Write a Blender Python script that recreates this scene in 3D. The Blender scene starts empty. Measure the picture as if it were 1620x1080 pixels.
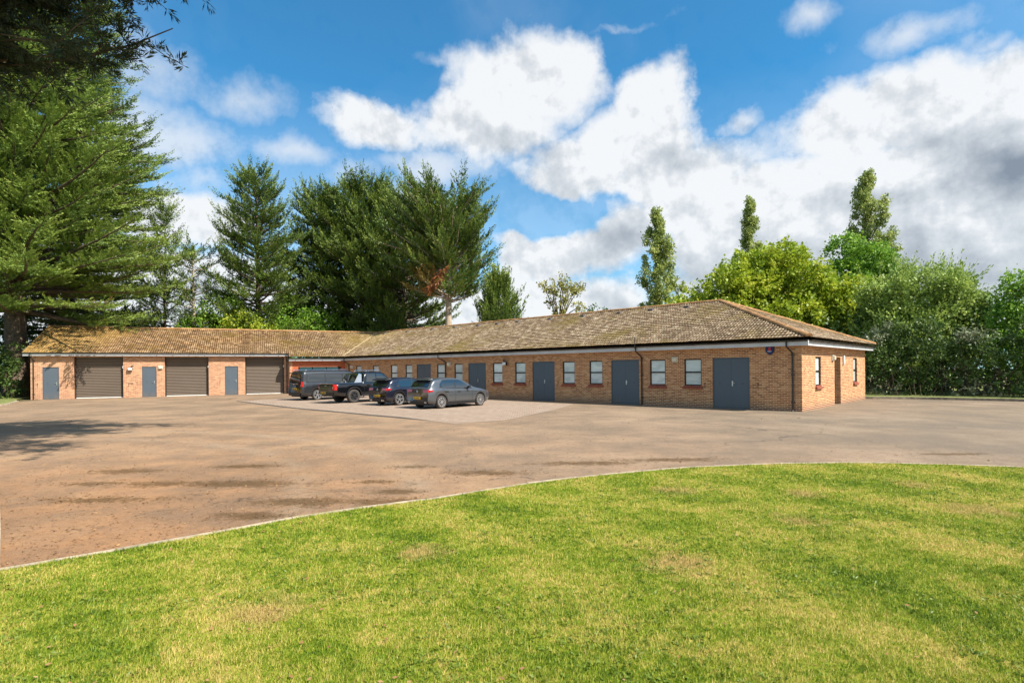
import bpy, math, random
import numpy as np
from mathutils import Vector, Matrix
sc = bpy.context.scene
COL = sc.collection
PI = math.pi
R = math.radians
random.seed(7)
rng = np.random.default_rng(11)

# ------------------------------------------------------------------ camera
cd = bpy.data.cameras.new('camera')
cam = bpy.data.objects.new('camera', cd); COL.objects.link(cam)
CAMZ = 1.865
cam.location = (0, 0, CAMZ)
cam.rotation_euler = (R(90), R(0.527), 0)
cd.sensor_fit = 'HORIZONTAL'; cd.sensor_width = 36.0
cd.lens = 874.2 / 1620 * 36.0
cd.shift_y = (583.8 - 540) / 1620
cd.clip_end = 3000
sc.camera = cam

# ------------------------------------------------------------------ light
SUN_AZ, SUN_EL = R(120), R(48)          # compass heading (from +Y towards +X), elevation
sd = bpy.data.lights.new('sun', 'SUN'); sd.energy = 5.0; sd.angle = R(0.5); sd.color = (1.0, 0.94, 0.85)
sun = bpy.data.objects.new('sun', sd); COL.objects.link(sun)
tosun = Vector((math.sin(SUN_AZ) * math.cos(SUN_EL), math.cos(SUN_AZ) * math.cos(SUN_EL), math.sin(SUN_EL)))
sun.rotation_euler = tosun.to_track_quat('Z', 'Y').to_euler()
sun.location = (20, -20, 40)
vs = sc.view_settings
sc.display_settings.display_device = 'sRGB'
vs.view_transform = 'Standard'; vs.look = 'None'; vs.exposure = 0.78; vs.gamma = 1.0
vs.use_curve_mapping = False

# ------------------------------------------------------------------ node helper
class G:
    def __init__(s, nt):
        s.nt = nt
        for n in list(nt.nodes): nt.nodes.remove(n)
    def n(s, t, ins=None, **props):
        nd = s.nt.nodes.new(t)
        for k, v in props.items(): setattr(nd, k, v)
        for k, v in (ins or {}).items():
            sk = nd.inputs[k]
            if isinstance(v, bpy.types.NodeSocket): s.nt.links.new(v, sk)
            elif isinstance(v, bpy.types.Node): s.nt.links.new(v.outputs[0], sk)
            else:
                if sk.type == 'RGBA' and len(v) == 3: v = (*v, 1)
                sk.default_value = v
        return nd
    def m(s, op, a, b=0.0, c=0.0, clamp=False):
        nd = s.n('ShaderNodeMath', {0: a, 1: b, 2: c}, operation=op); nd.use_clamp = clamp
        return nd.outputs[0]
    def vm(s, op, a, b=(0, 0, 0)):
        nd = s.n('ShaderNodeVectorMath', {0: a, 1: b}, operation=op)
        return nd.outputs['Value'] if op in ('LENGTH', 'DISTANCE', 'DOT_PRODUCT') else nd.outputs[0]
    def mix(s, f, a, b, blend='MIX'):
        nd = s.nt.nodes.new('ShaderNodeMix'); nd.data_type = 'RGBA'; nd.blend_type = blend
        for k, v in ((0, f), (6, a), (7, b)):
            if isinstance(v, bpy.types.NodeSocket): s.nt.links.new(v, nd.inputs[k])
            else: nd.inputs[k].default_value = (*v, 1) if (k and len(v) == 3) else v
        return nd.outputs[2]
    def noise(s, vec, scale, detail=3.0, rough=0.5, dist=0.0, dim='3D'):
        nd = s.n('ShaderNodeTexNoise', {'Vector': vec, 'Scale': scale, 'Detail': detail, 'Roughness': rough, 'Distortion': dist}, noise_dimensions=dim)
        return nd.outputs[0]
    def mr(s, v, a, b, c=0.0, d=1.0, smooth=False):
        nd = s.n('ShaderNodeMapRange', {0: v, 1: a, 2: b, 3: c, 4: d}, interpolation_type='SMOOTHSTEP' if smooth else 'LINEAR')
        nd.clamp = True
        return nd.outputs[0]
    def ramp(s, f, stops):
        nd = s.n('ShaderNodeValToRGB', {0: f}); cr = nd.color_ramp
        while len(cr.elements) < len(stops): cr.elements.new(0.5)
        for e, (p, c) in zip(cr.elements, stops): e.position = p; e.color = (*c, 1)
        return nd.outputs[0]
    def sep(s, v):
        return s.n('ShaderNodeSeparateXYZ', {0: v}).outputs
    def comb(s, x, y, z=0.0):
        return s.n('ShaderNodeCombineXYZ', {0: x, 1: y, 2: z}).outputs[0]
    def obj(s): return s.n('ShaderNodeTexCoord').outputs['Object']
    def uv(s): return s.n('ShaderNodeTexCoord').outputs['UV']
    def attr(s, name='rnd'): return s.n('ShaderNodeAttribute', attribute_name=name).outputs['Fac']
    def bump(s, h, strength=0.5, dist=0.02):
        return s.n('ShaderNodeBump', {'Height': h, 'Strength': strength, 'Distance': dist}).outputs[0]
    def out(s, col, rough=0.7, metal=0.0, spec=0.4, normal=None, transl=0.0, trcol=None, coat=0.0):
        ins = {'Base Color': col, 'Roughness': rough, 'Metallic': metal, 'Specular IOR Level': spec}
        if coat: ins['Coat Weight'] = coat; ins['Coat Roughness'] = 0.03
        if normal is not None: ins['Normal'] = normal
        p = s.n('ShaderNodeBsdfPrincipled', ins)
        sh = p.outputs[0]
        if transl:
            t = s.n('ShaderNodeBsdfTranslucent', {'Color': trcol if trcol is not None else col})
            sh = s.n('ShaderNodeMixShader', {0: transl, 1: sh, 2: t.outputs[0]}).outputs[0]
        s.n('ShaderNodeOutputMaterial', {'Surface': sh})

def new_mat(name):
    m = bpy.data.materials.new(name); m.use_nodes = True
    return m, G(m.node_tree)

# ------------------------------------------------------------------ sky
w = bpy.data.worlds.new('World'); sc.world = w; w.use_nodes = True
g = G(w.node_tree)
sky = g.n('ShaderNodeTexSky', sky_type='NISHITA')
sky.sun_disc = False; sky.sun_elevation = SUN_EL; sky.sun_rotation = SUN_AZ
sky.air_density = 1.0; sky.dust_density = 0.4; sky.ozone_density = 2.2
D = g.n('ShaderNodeTexCoord').outputs['Generated']
dx, dy, dz = g.sep(D)
az = g.m('ARCTAN2', dx, dy)
el = g.m('ARCSINE', dz)
AE = g.comb(az, el)
def azel(px, py):
    a = math.atan((px - 810) / 874.2)
    return a, math.atan((585 - py) / 874.2 * math.cos(a))
def blob(px, py, rx, ry, w=1.0):
    a0, e0 = azel(px, py)
    a1 = azel(px + rx, py)[0] - a0; e1 = azel(px, py - ry)[1] - e0
    v = g.vm('MULTIPLY', g.vm('SUBTRACT', AEd, (a0, e0, 0)), (1 / abs(a1), 1 / abs(e1), 0))
    return g.mr(g.vm('LENGTH', v), 0.0, 1.45, w, 0.0)
n1 = g.n('ShaderNodeTexNoise', {'Vector': AE, 'Scale': 5.5, 'Detail': 9.0, 'Roughness': 0.60, 'Distortion': 0.15}, noise_dimensions='3D')
warp = g.vm('MULTIPLY', g.vm('SUBTRACT', n1.outputs['Color'], (0.5, 0.5, 0.5)), (0.16, 0.10, 0))
AEd = g.vm('ADD', AE, warp)
def acc(lst, op='MAXIMUM'):
    r = lst[0]
    for x in lst[1:]: r = g.m(op, r, x)
    return r
strong = acc([blob(*b) for b in [
    (830, 130, 150, 90), (770, 190, 130, 80), (600, 190, 110, 48, .88), (900, 100, 75, 60, .92),
    (1045, 150, 75, 95), (1000, 235, 120, 70), (900, 270, 90, 60, .9), (1060, 290, 190, 70),
    (1470, 190, 220, 85, 1.05), (1350, 220, 150, 70, 1.05), (1600, 160, 110, 90), (1500, 320, 330, 120, 1.2), (1550, 250, 200, 90, 1.1),
    (1300, 300, 240, 70, 1.0), (1120, 330, 170, 70, 1.0), (1350, 430, 460, 130, 1.25), (1250, 380, 300, 120, 1.1), (860, 415, 100, 56, 1.0), (960, 370, 90, 75, 1.0), (820, 375, 55, 34, .8),
    (290, 345, 140, 55, .9), (1500, 480, 500, 90, 1.0), (800, 490, 320, 60, .95), (200, 470, 420, 100, 1.1)]])
wisp = acc([blob(*b) for b in [
    (265, 215, 170, 75, .95), (240, 90, 130, 90, .6), (390, 150, 90, 55, .68), (330, 290, 120, 50, .7), (475, 232, 95, 36, .75), (560, 270, 120, 50, .6), (680, 262, 100, 44, .9), (640, 310, 120, 45, .7), (740, 240, 120, 80, .7),
    (1180, 196, 46, 30, .95), (1290, 35, 70, 36, .65), (1450, 70, 120, 44, .75), (1540, 90, 80, 36, .7), (980, 36, 130, 12, .55), (700, 88, 90, 20, .55), (10, 120, 90, 60, .6), (1240, 240, 120, 60, .7), (840, 330, 200, 60, .45)]])
gap = acc([blob(*b) for b in [(900, 345, 70, 32, .65), (700, 395, 70, 70, .5), (1000, 70, 60, 60, .4), (1160, 120, 80, 70, .5), (640, 110, 90, 60, .35), (800, 330, 50, 40, .35)]])
n2 = g.noise(AE, 11.0, 9.0, 0.60)
n2b = g.noise(g.vm('ADD', AE, (0.010, 0.016, 0)), 11.0, 6.0, 0.55)
# sky outside the photograph's view: broken cloud
side = g.mr(g.m('ABSOLUTE', az), 0.85, 1.2, 0.0, 1.0)
rest = g.m('MULTIPLY', side, g.mr(g.noise(D, 1.6, 5.0, 0.55), 0.42, 0.62, 0.0, 0.8))
rough = g.m('MULTIPLY', g.m('SUBTRACT', n2, 0.5), 0.62)
d1 = g.m('ADD', g.m('SUBTRACT', g.m('MAXIMUM', strong, rest), gap), rough)
d2 = g.m('ADD', g.m('SUBTRACT', wisp, g.m('MULTIPLY', gap, 0.5)), g.m('MULTIPLY', g.m('SUBTRACT', n2, 0.5), 0.9))
m1 = g.mr(d1, 0.17, 0.56, 0.0, 1.0, smooth=True)
m2 = g.mr(d2, 0.14, 0.85, 0.0, 0.74, smooth=True)
veil = g.mr(el, 0.46, 0.04, 0.03, 0.46)
veil = g.m('ADD', veil, g.mr(g.noise(AE, 3.0, 4.0, 0.5), 0.45, 0.75, 0.0, 0.16))
mask = g.m('MAXIMUM', g.m('MAXIMUM', m1, m2), veil)
n3 = g.noise(g.vm('ADD', AE, (3.1, 1.7, 0)), 6.0, 6.0, 0.5)
grey = acc([blob(*b) for b in [(1590, 290, 110, 80, .95), (965, 385, 50, 56, .60), (1350, 335, 180, 34, .42), (1230, 430, 330, 60, .36), (1450, 440, 260, 80, .46), (880, 300, 100, 30, .34), (800, 235, 130, 22, .30), (1060, 255, 90, 30, .28), (1500, 245, 120, 25, .30)]])
gfac = g.m('ADD', grey, g.m('MULTIPLY', g.m('SUBTRACT', n3, 0.55), 0.85))
gfac = g.m('ADD', gfac, g.m('MULTIPLY', g.m('SUBTRACT', n2b, n2), 1.6))
gfac = g.m('ADD', g.m('ADD', gfac, -0.01), g.mr(el, 0.40, 0.12, 0.0, 0.10))
cc = g.ramp(gfac, [(0.0, (1.0, 1.02, 1.04)), (0.16, (0.80, 0.84, 0.88)), (0.5, (0.54, 0.59, 0.65)), (1.0, (0.28, 0.33, 0.40))])
skc = g.mix(1.0, sky.outputs[0], (0.24, 1.12, 1.42), 'MULTIPLY')
bg1 = g.n('ShaderNodeBackground', {0: skc, 1: 0.078})
bg2 = g.n('ShaderNodeBackground', {0: cc, 1: 0.545})
mx = g.n('ShaderNodeMixShader', {0: g.m('MULTIPLY', mask, 0.97), 1: bg1.outputs[0], 2: bg2.outputs[0]})
g.n('ShaderNodeOutputWorld', {'Surface': mx.outputs[0]})

# ------------------------------------------------------------------ object helpers
def tag(o, label=None, cat=None, group=None, kind=None):
    if label: o['label'] = label
    if cat: o['category'] = cat
    if group: o['group'] = group
    if kind: o['kind'] = kind
    return o
def empty(name, loc, rz=0.0):
    o = bpy.data.objects.new(name, None); COL.objects.link(o)
    o.location = loc; o.rotation_euler = (0, 0, rz); o.empty_display_size = 0.3
    return o
class MB:
    """collects polygons; build() links them as one mesh object"""
    def __init__(s): s.v = []; s.f = []; s.uv = []; s.m = []; s.cur = 0
    def quad(s, pts, uvs=None):
        i = len(s.v); s.v += [tuple(p) for p in pts]; s.f.append(list(range(i, i + len(pts)))); s.m.append(s.cur)
        s.uv += list(uvs) if uvs else [(0, 0)] * len(pts)
    def hexa(s, c, uvscale=1.0):
        """8 corners: bottom 0-3, top 4-7"""
        c = [Vector(p) for p in c]
        for f in ((3, 2, 1, 0), (4, 5, 6, 7), (0, 1, 5, 4), (1, 2, 6, 5), (2, 3, 7, 6), (3, 0, 4, 7)):
            p = [c[k] for k in f]; e = (p[1] - p[0]).length; h = (p[2] - p[1]).length
            s.quad(p, [(0, 0), (e, 0), (e, h), (0, h)])
    def boxF(s, F, a0, a1, o0, o1, z0, z1):
        s.hexa([F(a0, o0, z0), F(a1, o0, z0), F(a1, o1, z0), F(a0, o1, z0), F(a0, o0, z1), F(a1, o0, z1), F(a1, o1, z1), F(a0, o1, z1)])
    def box(s, x0, x1, y0, y1, z0, z1):
        s.boxF(lambda a, o, z: Vector((a, o, z)), x0, x1, y0, y1, z0, z1)
    def tube(s, pts, rad, n=8, cap=True):
        pts = [Vector(p) for p in pts]
        if not hasattr(rad, '__len__'): rad = [rad] * len(pts)
        i0 = len(s.v); prev = None
        for k, p in enumerate(pts):
            t = (pts[min(k + 1, len(pts) - 1)] - pts[max(k - 1, 0)]).normalized()
            if prev is None:
                prev = t.orthogonal().normalized()
            a = (prev - t * prev.dot(t)); a = a.normalized() if a.length > 1e-6 else t.orthogonal().normalized()
            prev = a; b = t.cross(a)
            for j in range(n):
                th = 2 * PI * j / n
                s.v.append(tuple(p + (a * math.cos(th) + b * math.sin(th)) * rad[k]))
        for k in range(len(pts) - 1):
            for j in range(n):
                q = [i0 + k * n + j, i0 + k * n + (j + 1) % n, i0 + (k + 1) * n + (j + 1) % n, i0 + (k + 1) * n + j]
                s.f.append(q); s.m.append(s.cur); s.uv += [(0, 0)] * 4
        if cap:
            for k in (0, len(pts) - 1):
                s.f.append([i0 + k * n + j for j in range(n)]); s.m.append(s.cur); s.uv += [(0, 0)] * n
    def lathe(s, prof, T, n=24, arc=None):
        """prof: (r, y) pairs round the y axis; T maps Vector -> Vector"""
        i0 = len(s.v)
        for r, y in prof:
            for j in range(n):
                th = 2 * PI * j / n
                s.v.append(tuple(T(Vector((r * math.cos(th), y, r * math.sin(th))))))
        for k in range(len(prof) - 1):
            for j in range(n):
                s.f.append([i0 + k * n + j, i0 + k * n + (j + 1) % n, i0 + (k + 1) * n + (j + 1) % n, i0 + (k + 1) * n + j])
                s.m.append(s.cur); s.uv += [(0, 0)] * 4
    def build(s, name, mats, parent=None, smooth=False, inv=None):
        me = bpy.data.meshes.new(name); me.from_pydata(s.v, [], s.f); me.update()
        ul = me.uv_layers.new(name='UVMap')
        ul.data.foreach_set('uv', np.array(s.uv, dtype=np.float32).ravel())
        for m in (mats if isinstance(mats, (list, tuple)) else [mats]): me.materials.append(m)
        me.polygons.foreach_set('material_index', s.m)
        if smooth: me.polygons.foreach_set('use_smooth', [True] * len(me.polygons))
        return link(name, me, parent, inv)
def link(name, me, parent=None, inv=None):
    o = bpy.data.objects.new(name, me); COL.objects.link(o)
    if parent is not None:
        o.parent = parent
        if inv is not None: o.matrix_parent_inverse = Matrix.Translation(-Vector(inv))
    return o
def mesh_np(name, verts, k, mat, rnd=None, smooth=False):
    """verts (N*k,3): N separate k-gons"""
    verts = np.ascontiguousarray(verts, dtype=np.float32).reshape(-1, 3); n = len(verts) // k
    me = bpy.data.meshes.new(name)
    me.vertices.add(n * k); me.vertices.foreach_set('co', verts.ravel())
    me.loops.add(n * k); me.loops.foreach_set('vertex_index', np.arange(n * k, dtype=np.int32))
    me.polygons.add(n); me.polygons.foreach_set('loop_start', np.arange(0, n * k, k, dtype=np.int32))
    try: me.polygons.foreach_set('loop_total', np.full(n, k, dtype=np.int32))
    except Exception: pass
    if rnd is not None:
        at = me.attributes.new('rnd', 'FLOAT', 'FACE'); at.data.foreach_set('value', np.ascontiguousarray(rnd, dtype=np.float32))
    me.materials.append(mat); me.update(calc_edges=True)
    return me
# ------------------------------------------------------------------ materials
def plain(name, col, rough=0.6, metal=0.0, spec=0.4, var=0.12, nscale=3.0, bump=0.0, coat=0.0):
    m, g = new_mat(name); o = g.obj()
    nz = g.noise(o, nscale, 5.0, 0.6)
    c = g.mix(g.mr(nz, 0.3, 0.7), tuple(x * (1 - var) for x in col), tuple(min(1, x * (1 + var)) for x in col))
    g.out(c, rough, metal, spec, g.bump(nz, bump, 0.01) if bump else None, coat=coat)
    return m
def brick(name, tones, mortar, plinth=True, cmul=1.0):
    m, g = new_mat(name); uv = g.uv(); u, v, _ = g.sep(uv)
    RH, BW = 0.075, 0.225
    row = g.m('FLOOR', g.m('DIVIDE', v, RH))
    uo = g.m('ADD', g.m('DIVIDE', u, BW), g.m('MULTIPLY', g.m('MODULO', row, 2.0), 0.5))
    colm = g.m('FLOOR', uo)
    fu = g.m('FRACT', uo); fv = g.m('FRACT', g.m('DIVIDE', v, RH))
    mu = g.m('MINIMUM', fu, g.m('SUBTRACT', 1.0, fu)); mv = g.m('MINIMUM', fv, g.m('SUBTRACT', 1.0, fv))
    mk = g.m('MINIMUM', g.mr(mu, 0.018, 0.05), g.mr(mv, 0.07, 0.16))     # 0 in the joint, 1 in the brick
    wn = g.n('ShaderNodeTexWhiteNoise', {'Vector': g.comb(colm, row, 3.0)}, noise_dimensions='3D').outputs[0]
    big = g.noise(g.comb(u, v), 0.5, 4.0, 0.6)
    f = g.m('ADD', wn, g.m('MULTIPLY', g.m('SUBTRACT', big, 0.5), 0.5), clamp=True)
    c = g.ramp(f, tones)
    fine = g.noise(g.comb(u, v), 30.0, 4.0, 0.6)
    c = g.mix(g.mr(fine, 0.35, 0.75, 0.0, 0.35), c, tuple(x * 0.6 for x in tones[0][1]))
    if plinth:
        c = g.mix(g.m('LESS_THAN', v, 0.15), c, g.mix(wn, (0.30, 0.085, 0.045), (0.42, 0.15, 0.08)))
        damp = g.mr(g.m('ADD', v, g.m('MULTIPLY', big, -0.5)), -0.15, 0.12, 0.55, 0.0)
        c = g.mix(damp, c, (0.10, 0.075, 0.045))
    c = g.mix(mk, mortar, c)
    g.out(c, 0.88, 0.0, 0.25, g.bump(g.m('ADD', mk, g.m('MULTIPLY', fine, 0.5)), 0.5, 0.008))
    return m
BR_T = [(0.0, (0.25, 0.095, 0.036)), (0.22, (0.37, 0.145, 0.053)), (0.5, (0.45, 0.185, 0.070)), (0.78, (0.54, 0.25, 0.10)), (1.0, (0.60, 0.33, 0.16))]
BR_G = [(0.0, (0.30, 0.12, 0.055)), (0.3, (0.40, 0.165, 0.075)), (0.6, (0.50, 0.225, 0.105)), (1.0, (0.56, 0.30, 0.15))]
M_brick = brick('tan_brick', BR_T, (0.72, 0.50, 0.31))
M_brickg = brick('orange_brick', BR_G, (0.72, 0.52, 0.36), plinth=False)
M_red = brick('red_brick', [(0, (0.42, 0.09, 0.04)), (1, (0.58, 0.16, 0.07))], (0.45, 0.16, 0.08), plinth=False)
M_sill = plain('red_sill_brick', (0.30, 0.085, 0.05), 0.85, nscale=9, var=0.3)
M_fascia = plain('white_fascia_paint', (0.60, 0.60, 0.60), 0.55, nscale=1.5, var=0.13)
M_gutter = plain('dark_plastic', (0.028, 0.025, 0.024), 0.45, nscale=6, var=0.4)
M_frame = plain('dark_brown_frame', (0.022, 0.012, 0.010), 0.4)
def door_mat():
    m, g = new_mat('slate_grey_door_paint'); o = g.obj(); z = g.sep(o)[2]
    a = g.noise(o, 1.3, 4.0, 0.6); f = g.noise(g.vm('MULTIPLY', o, (6, 6, 1.5)), 2.0, 5.0, 0.7)
    c = g.mix(a, (0.080, 0.101, 0.121), (0.092, 0.116, 0.140))
    gr = g.m('MULTIPLY', g.mr(g.m('ADD', z, g.m('MULTIPLY', f, -0.5)), 0.25, -0.15), g.mr(f, 0.35, 0.6))
    c = g.mix(g.m('MULTIPLY', gr, 0.6), c, (0.16, 0.13, 0.10))
    c = g.mix(g.mr(f, 0.66, 0.74, 0.0, 0.35), c, (0.19, 0.20, 0.20))
    g.out(c, g.mr(a, 0.3, 0.7, 0.34, 0.52), 0.0, 0.4); return m
M_doorp = door_mat()
M_steel = plain('brushed_steel', (0.62, 0.62, 0.60), 0.3, 0.9)
M_white = plain('white_plastic', (0.72, 0.72, 0.68), 0.5)
M_cream = plain('cream_lamp_glass', (0.70, 0.62, 0.44), 0.35)
M_blk = plain('black_rubber', (0.018, 0.018, 0.019), 0.65)
M_navy = plain('navy_sign_enamel', (0.012, 0.018, 0.10), 0.35)
M_redp = plain('red_sign_enamel', (0.55, 0.02, 0.02), 0.4)
M_conc = plain('pale_concrete', (0.40, 0.32, 0.22), 0.9, nscale=5, var=0.4, bump=0.4)
M_lead = plain('grey_plastic_vent', (0.055, 0.06, 0.07), 0.5)
M_inner = plain('dark_interior', (0.03, 0.03, 0.03), 0.8)
M_mortarv = plain('valley_mortar', (0.36, 0.29, 0.16), 0.9, nscale=8, var=0.3)
def shutter_mat():
    m, g = new_mat('brown_shutter_paint'); o = g.obj()
    nz = g.noise(o, 0.8, 4.0, 0.6)
    c = g.mix(nz, (0.130, 0.098, 0.072), (0.165, 0.126, 0.092))
    g.out(c, 0.5, 0.1, 0.4); return m
M_shut = shutter_mat()
def blind_mat():
    m, g = new_mat('glass_over_white_blind'); uv = g.obj()
    x, y, z = g.sep(uv)
    rn = g.n('ShaderNodeObjectInfo').outputs['Random']
    nz = g.noise(g.comb(g.m('ADD', g.m('MULTIPLY', x, 9.0), g.m('MULTIPLY', y, 9.0)), g.m('MULTIPLY', z, 1.6), g.m('MULTIPLY', rn, 9.0)), 1.0, 4.0, 0.6)
    nb = g.noise(g.comb(g.m('MULTIPLY', x, 2.0), g.m('MULTIPLY', z, 2.5), rn), 1.0, 3.0, 0.5)
    c = g.mix(g.mr(g.m('ADD', nz, g.m('MULTIPLY', g.m('SUBTRACT', rn, 0.5), 0.3)), 0.3, 0.72), (0.82, 0.84, 0.80), (0.50, 0.56, 0.53))
    c = g.mix(g.mr(nb, 0.52, 0.66, 0.0, 0.45), c, (0.34, 0.40, 0.38))
    g.out(c, 0.06, 0.0, 0.6); return m
M_blind = blind_mat()
def glass_mat():
    m, g = new_mat('dark_tinted_glass')
    g.out((0.012, 0.018, 0.022), 0.03, 0.0, 1.0, coat=1.0); return m
M_glass = glass_mat()

def tile_mat(name):
    m, g = new_mat(name); uv = g.uv(); u, v, _ = g.sep(uv); o = g.obj()
    TW, TH = 0.30, 0.30
    tv = g.m('FLOOR', g.m('DIVIDE', v, TH)); tu = g.m('FLOOR', g.m('DIVIDE', u, TW))
    wn = g.n('ShaderNodeTexWhiteNoise', {'Vector': g.comb(tu, tv, 1.0)}, noise_dimensions='3D').outputs[0]
    n1 = g.noise(o, 1.1, 5.0, 0.62); n2 = g.noise(o, 7.0, 5.0, 0.7); n3 = g.noise(o, 26.0, 3.0, 0.6)
    f = g.m('ADD', g.m('MULTIPLY', wn, 0.22), g.m('ADD', g.m('MULTIPLY', n2, 0.62), g.m('MULTIPLY', g.m('SUBTRACT', n1, 0.5), 0.30)))
    f = g.m('ADD', f, 0.06)
    base = g.ramp(f, [(0.22, (0.075, 0.048, 0.030)), (0.42, (0.18, 0.112, 0.066)), (0.55, (0.32, 0.215, 0.125)), (0.68, (0.52, 0.41, 0.28)), (0.9, (0.66, 0.56, 0.42))])
    # paler towards the noses of the courses, darker in channels and course tops
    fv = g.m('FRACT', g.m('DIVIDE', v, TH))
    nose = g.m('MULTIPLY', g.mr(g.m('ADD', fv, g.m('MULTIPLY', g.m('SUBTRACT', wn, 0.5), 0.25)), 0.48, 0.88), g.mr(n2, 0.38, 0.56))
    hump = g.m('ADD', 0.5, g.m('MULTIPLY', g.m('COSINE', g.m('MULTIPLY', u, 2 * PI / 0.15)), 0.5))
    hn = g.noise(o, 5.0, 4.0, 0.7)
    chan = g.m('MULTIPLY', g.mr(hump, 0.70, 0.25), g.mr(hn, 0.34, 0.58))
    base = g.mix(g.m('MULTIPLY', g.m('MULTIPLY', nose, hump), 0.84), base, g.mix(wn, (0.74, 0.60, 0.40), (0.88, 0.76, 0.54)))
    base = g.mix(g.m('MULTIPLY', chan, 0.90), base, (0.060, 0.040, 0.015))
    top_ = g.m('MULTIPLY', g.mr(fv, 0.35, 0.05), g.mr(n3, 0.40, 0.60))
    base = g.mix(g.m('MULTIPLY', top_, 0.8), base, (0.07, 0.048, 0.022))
    # moss clumps
    m1 = g.noise(o, 0.42, 4.0, 0.6); m2 = g.noise(o, 9.0, 5.0, 0.75)
    moss = g.mr(g.m('ADD', g.m('MULTIPLY', m1, 1.1), m2), 1.10, 1.22, 0.0, 0.75)
    base = g.mix(moss, base, g.mix(n3, (0.075, 0.056, 0.012), (0.27, 0.19, 0.04)))
    dk = g.mr(g.noise(o, 6.5, 4.0, 0.75), 0.54, 0.64, 0.0, 0.75)
    base = g.mix(dk, base, (0.055, 0.04, 0.02))
    # ochre lichen along the left end and the valley
    ox, oy, oz = g.sep(o)
    l1 = g.mr(g.m('ADD', ox, g.m('MULTIPLY', n1, 3.0)), -31.5, -28.5, 1.0, 0.0)
    l2 = g.mr(g.vm('DISTANCE', o, (-12.5, 53.0, 4.8)), 0.5, 5.5, 0.75, 0.0)
    lm = g.m('MULTIPLY', g.m('MAXIMUM', l1, l2), g.mr(n2, 0.36, 0.60))
    base = g.mix(g.m('MULTIPLY', lm, 0.72), base, g.mix(n3, (0.30, 0.22, 0.06), (0.66, 0.50, 0.18)))
    hs = g.mr(g.m('ADD', ox, g.m('MULTIPLY', n1, 6.0)), -20.0, -6.0, 1.0, 0.0)
    base = g.mix(hs, base, g.mix(1.0, base, (0.98, 0.83, 0.66), 'MULTIPLY'))
    g.out(base, 0.9, 0.0, 0.2, g.bump(g.m('ADD', n3, n2), 0.6, 0.02)); return m
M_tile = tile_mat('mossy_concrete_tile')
def ridge_mat():
    m, g = new_mat('orange_ridge_tile'); o = g.obj()
    n1 = g.noise(o, 2.0, 4.0, 0.6); n2 = g.noise(o, 14.0, 4.0, 0.6)
    c = g.ramp(g.m('ADD', g.m('MULTIPLY', n1, 0.6), g.m('MULTIPLY', n2, 0.4)), [(0.30, (0.17, 0.09, 0.04)), (0.5, (0.36, 0.19, 0.08)), (0.62, (0.48, 0.29, 0.14)), (0.8, (0.55, 0.42, 0.26))])
    g.out(c, 0.88, 0.0, 0.2, g.bump(n2, 0.5, 0.01)); return m
M_ridge = ridge_mat()

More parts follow.
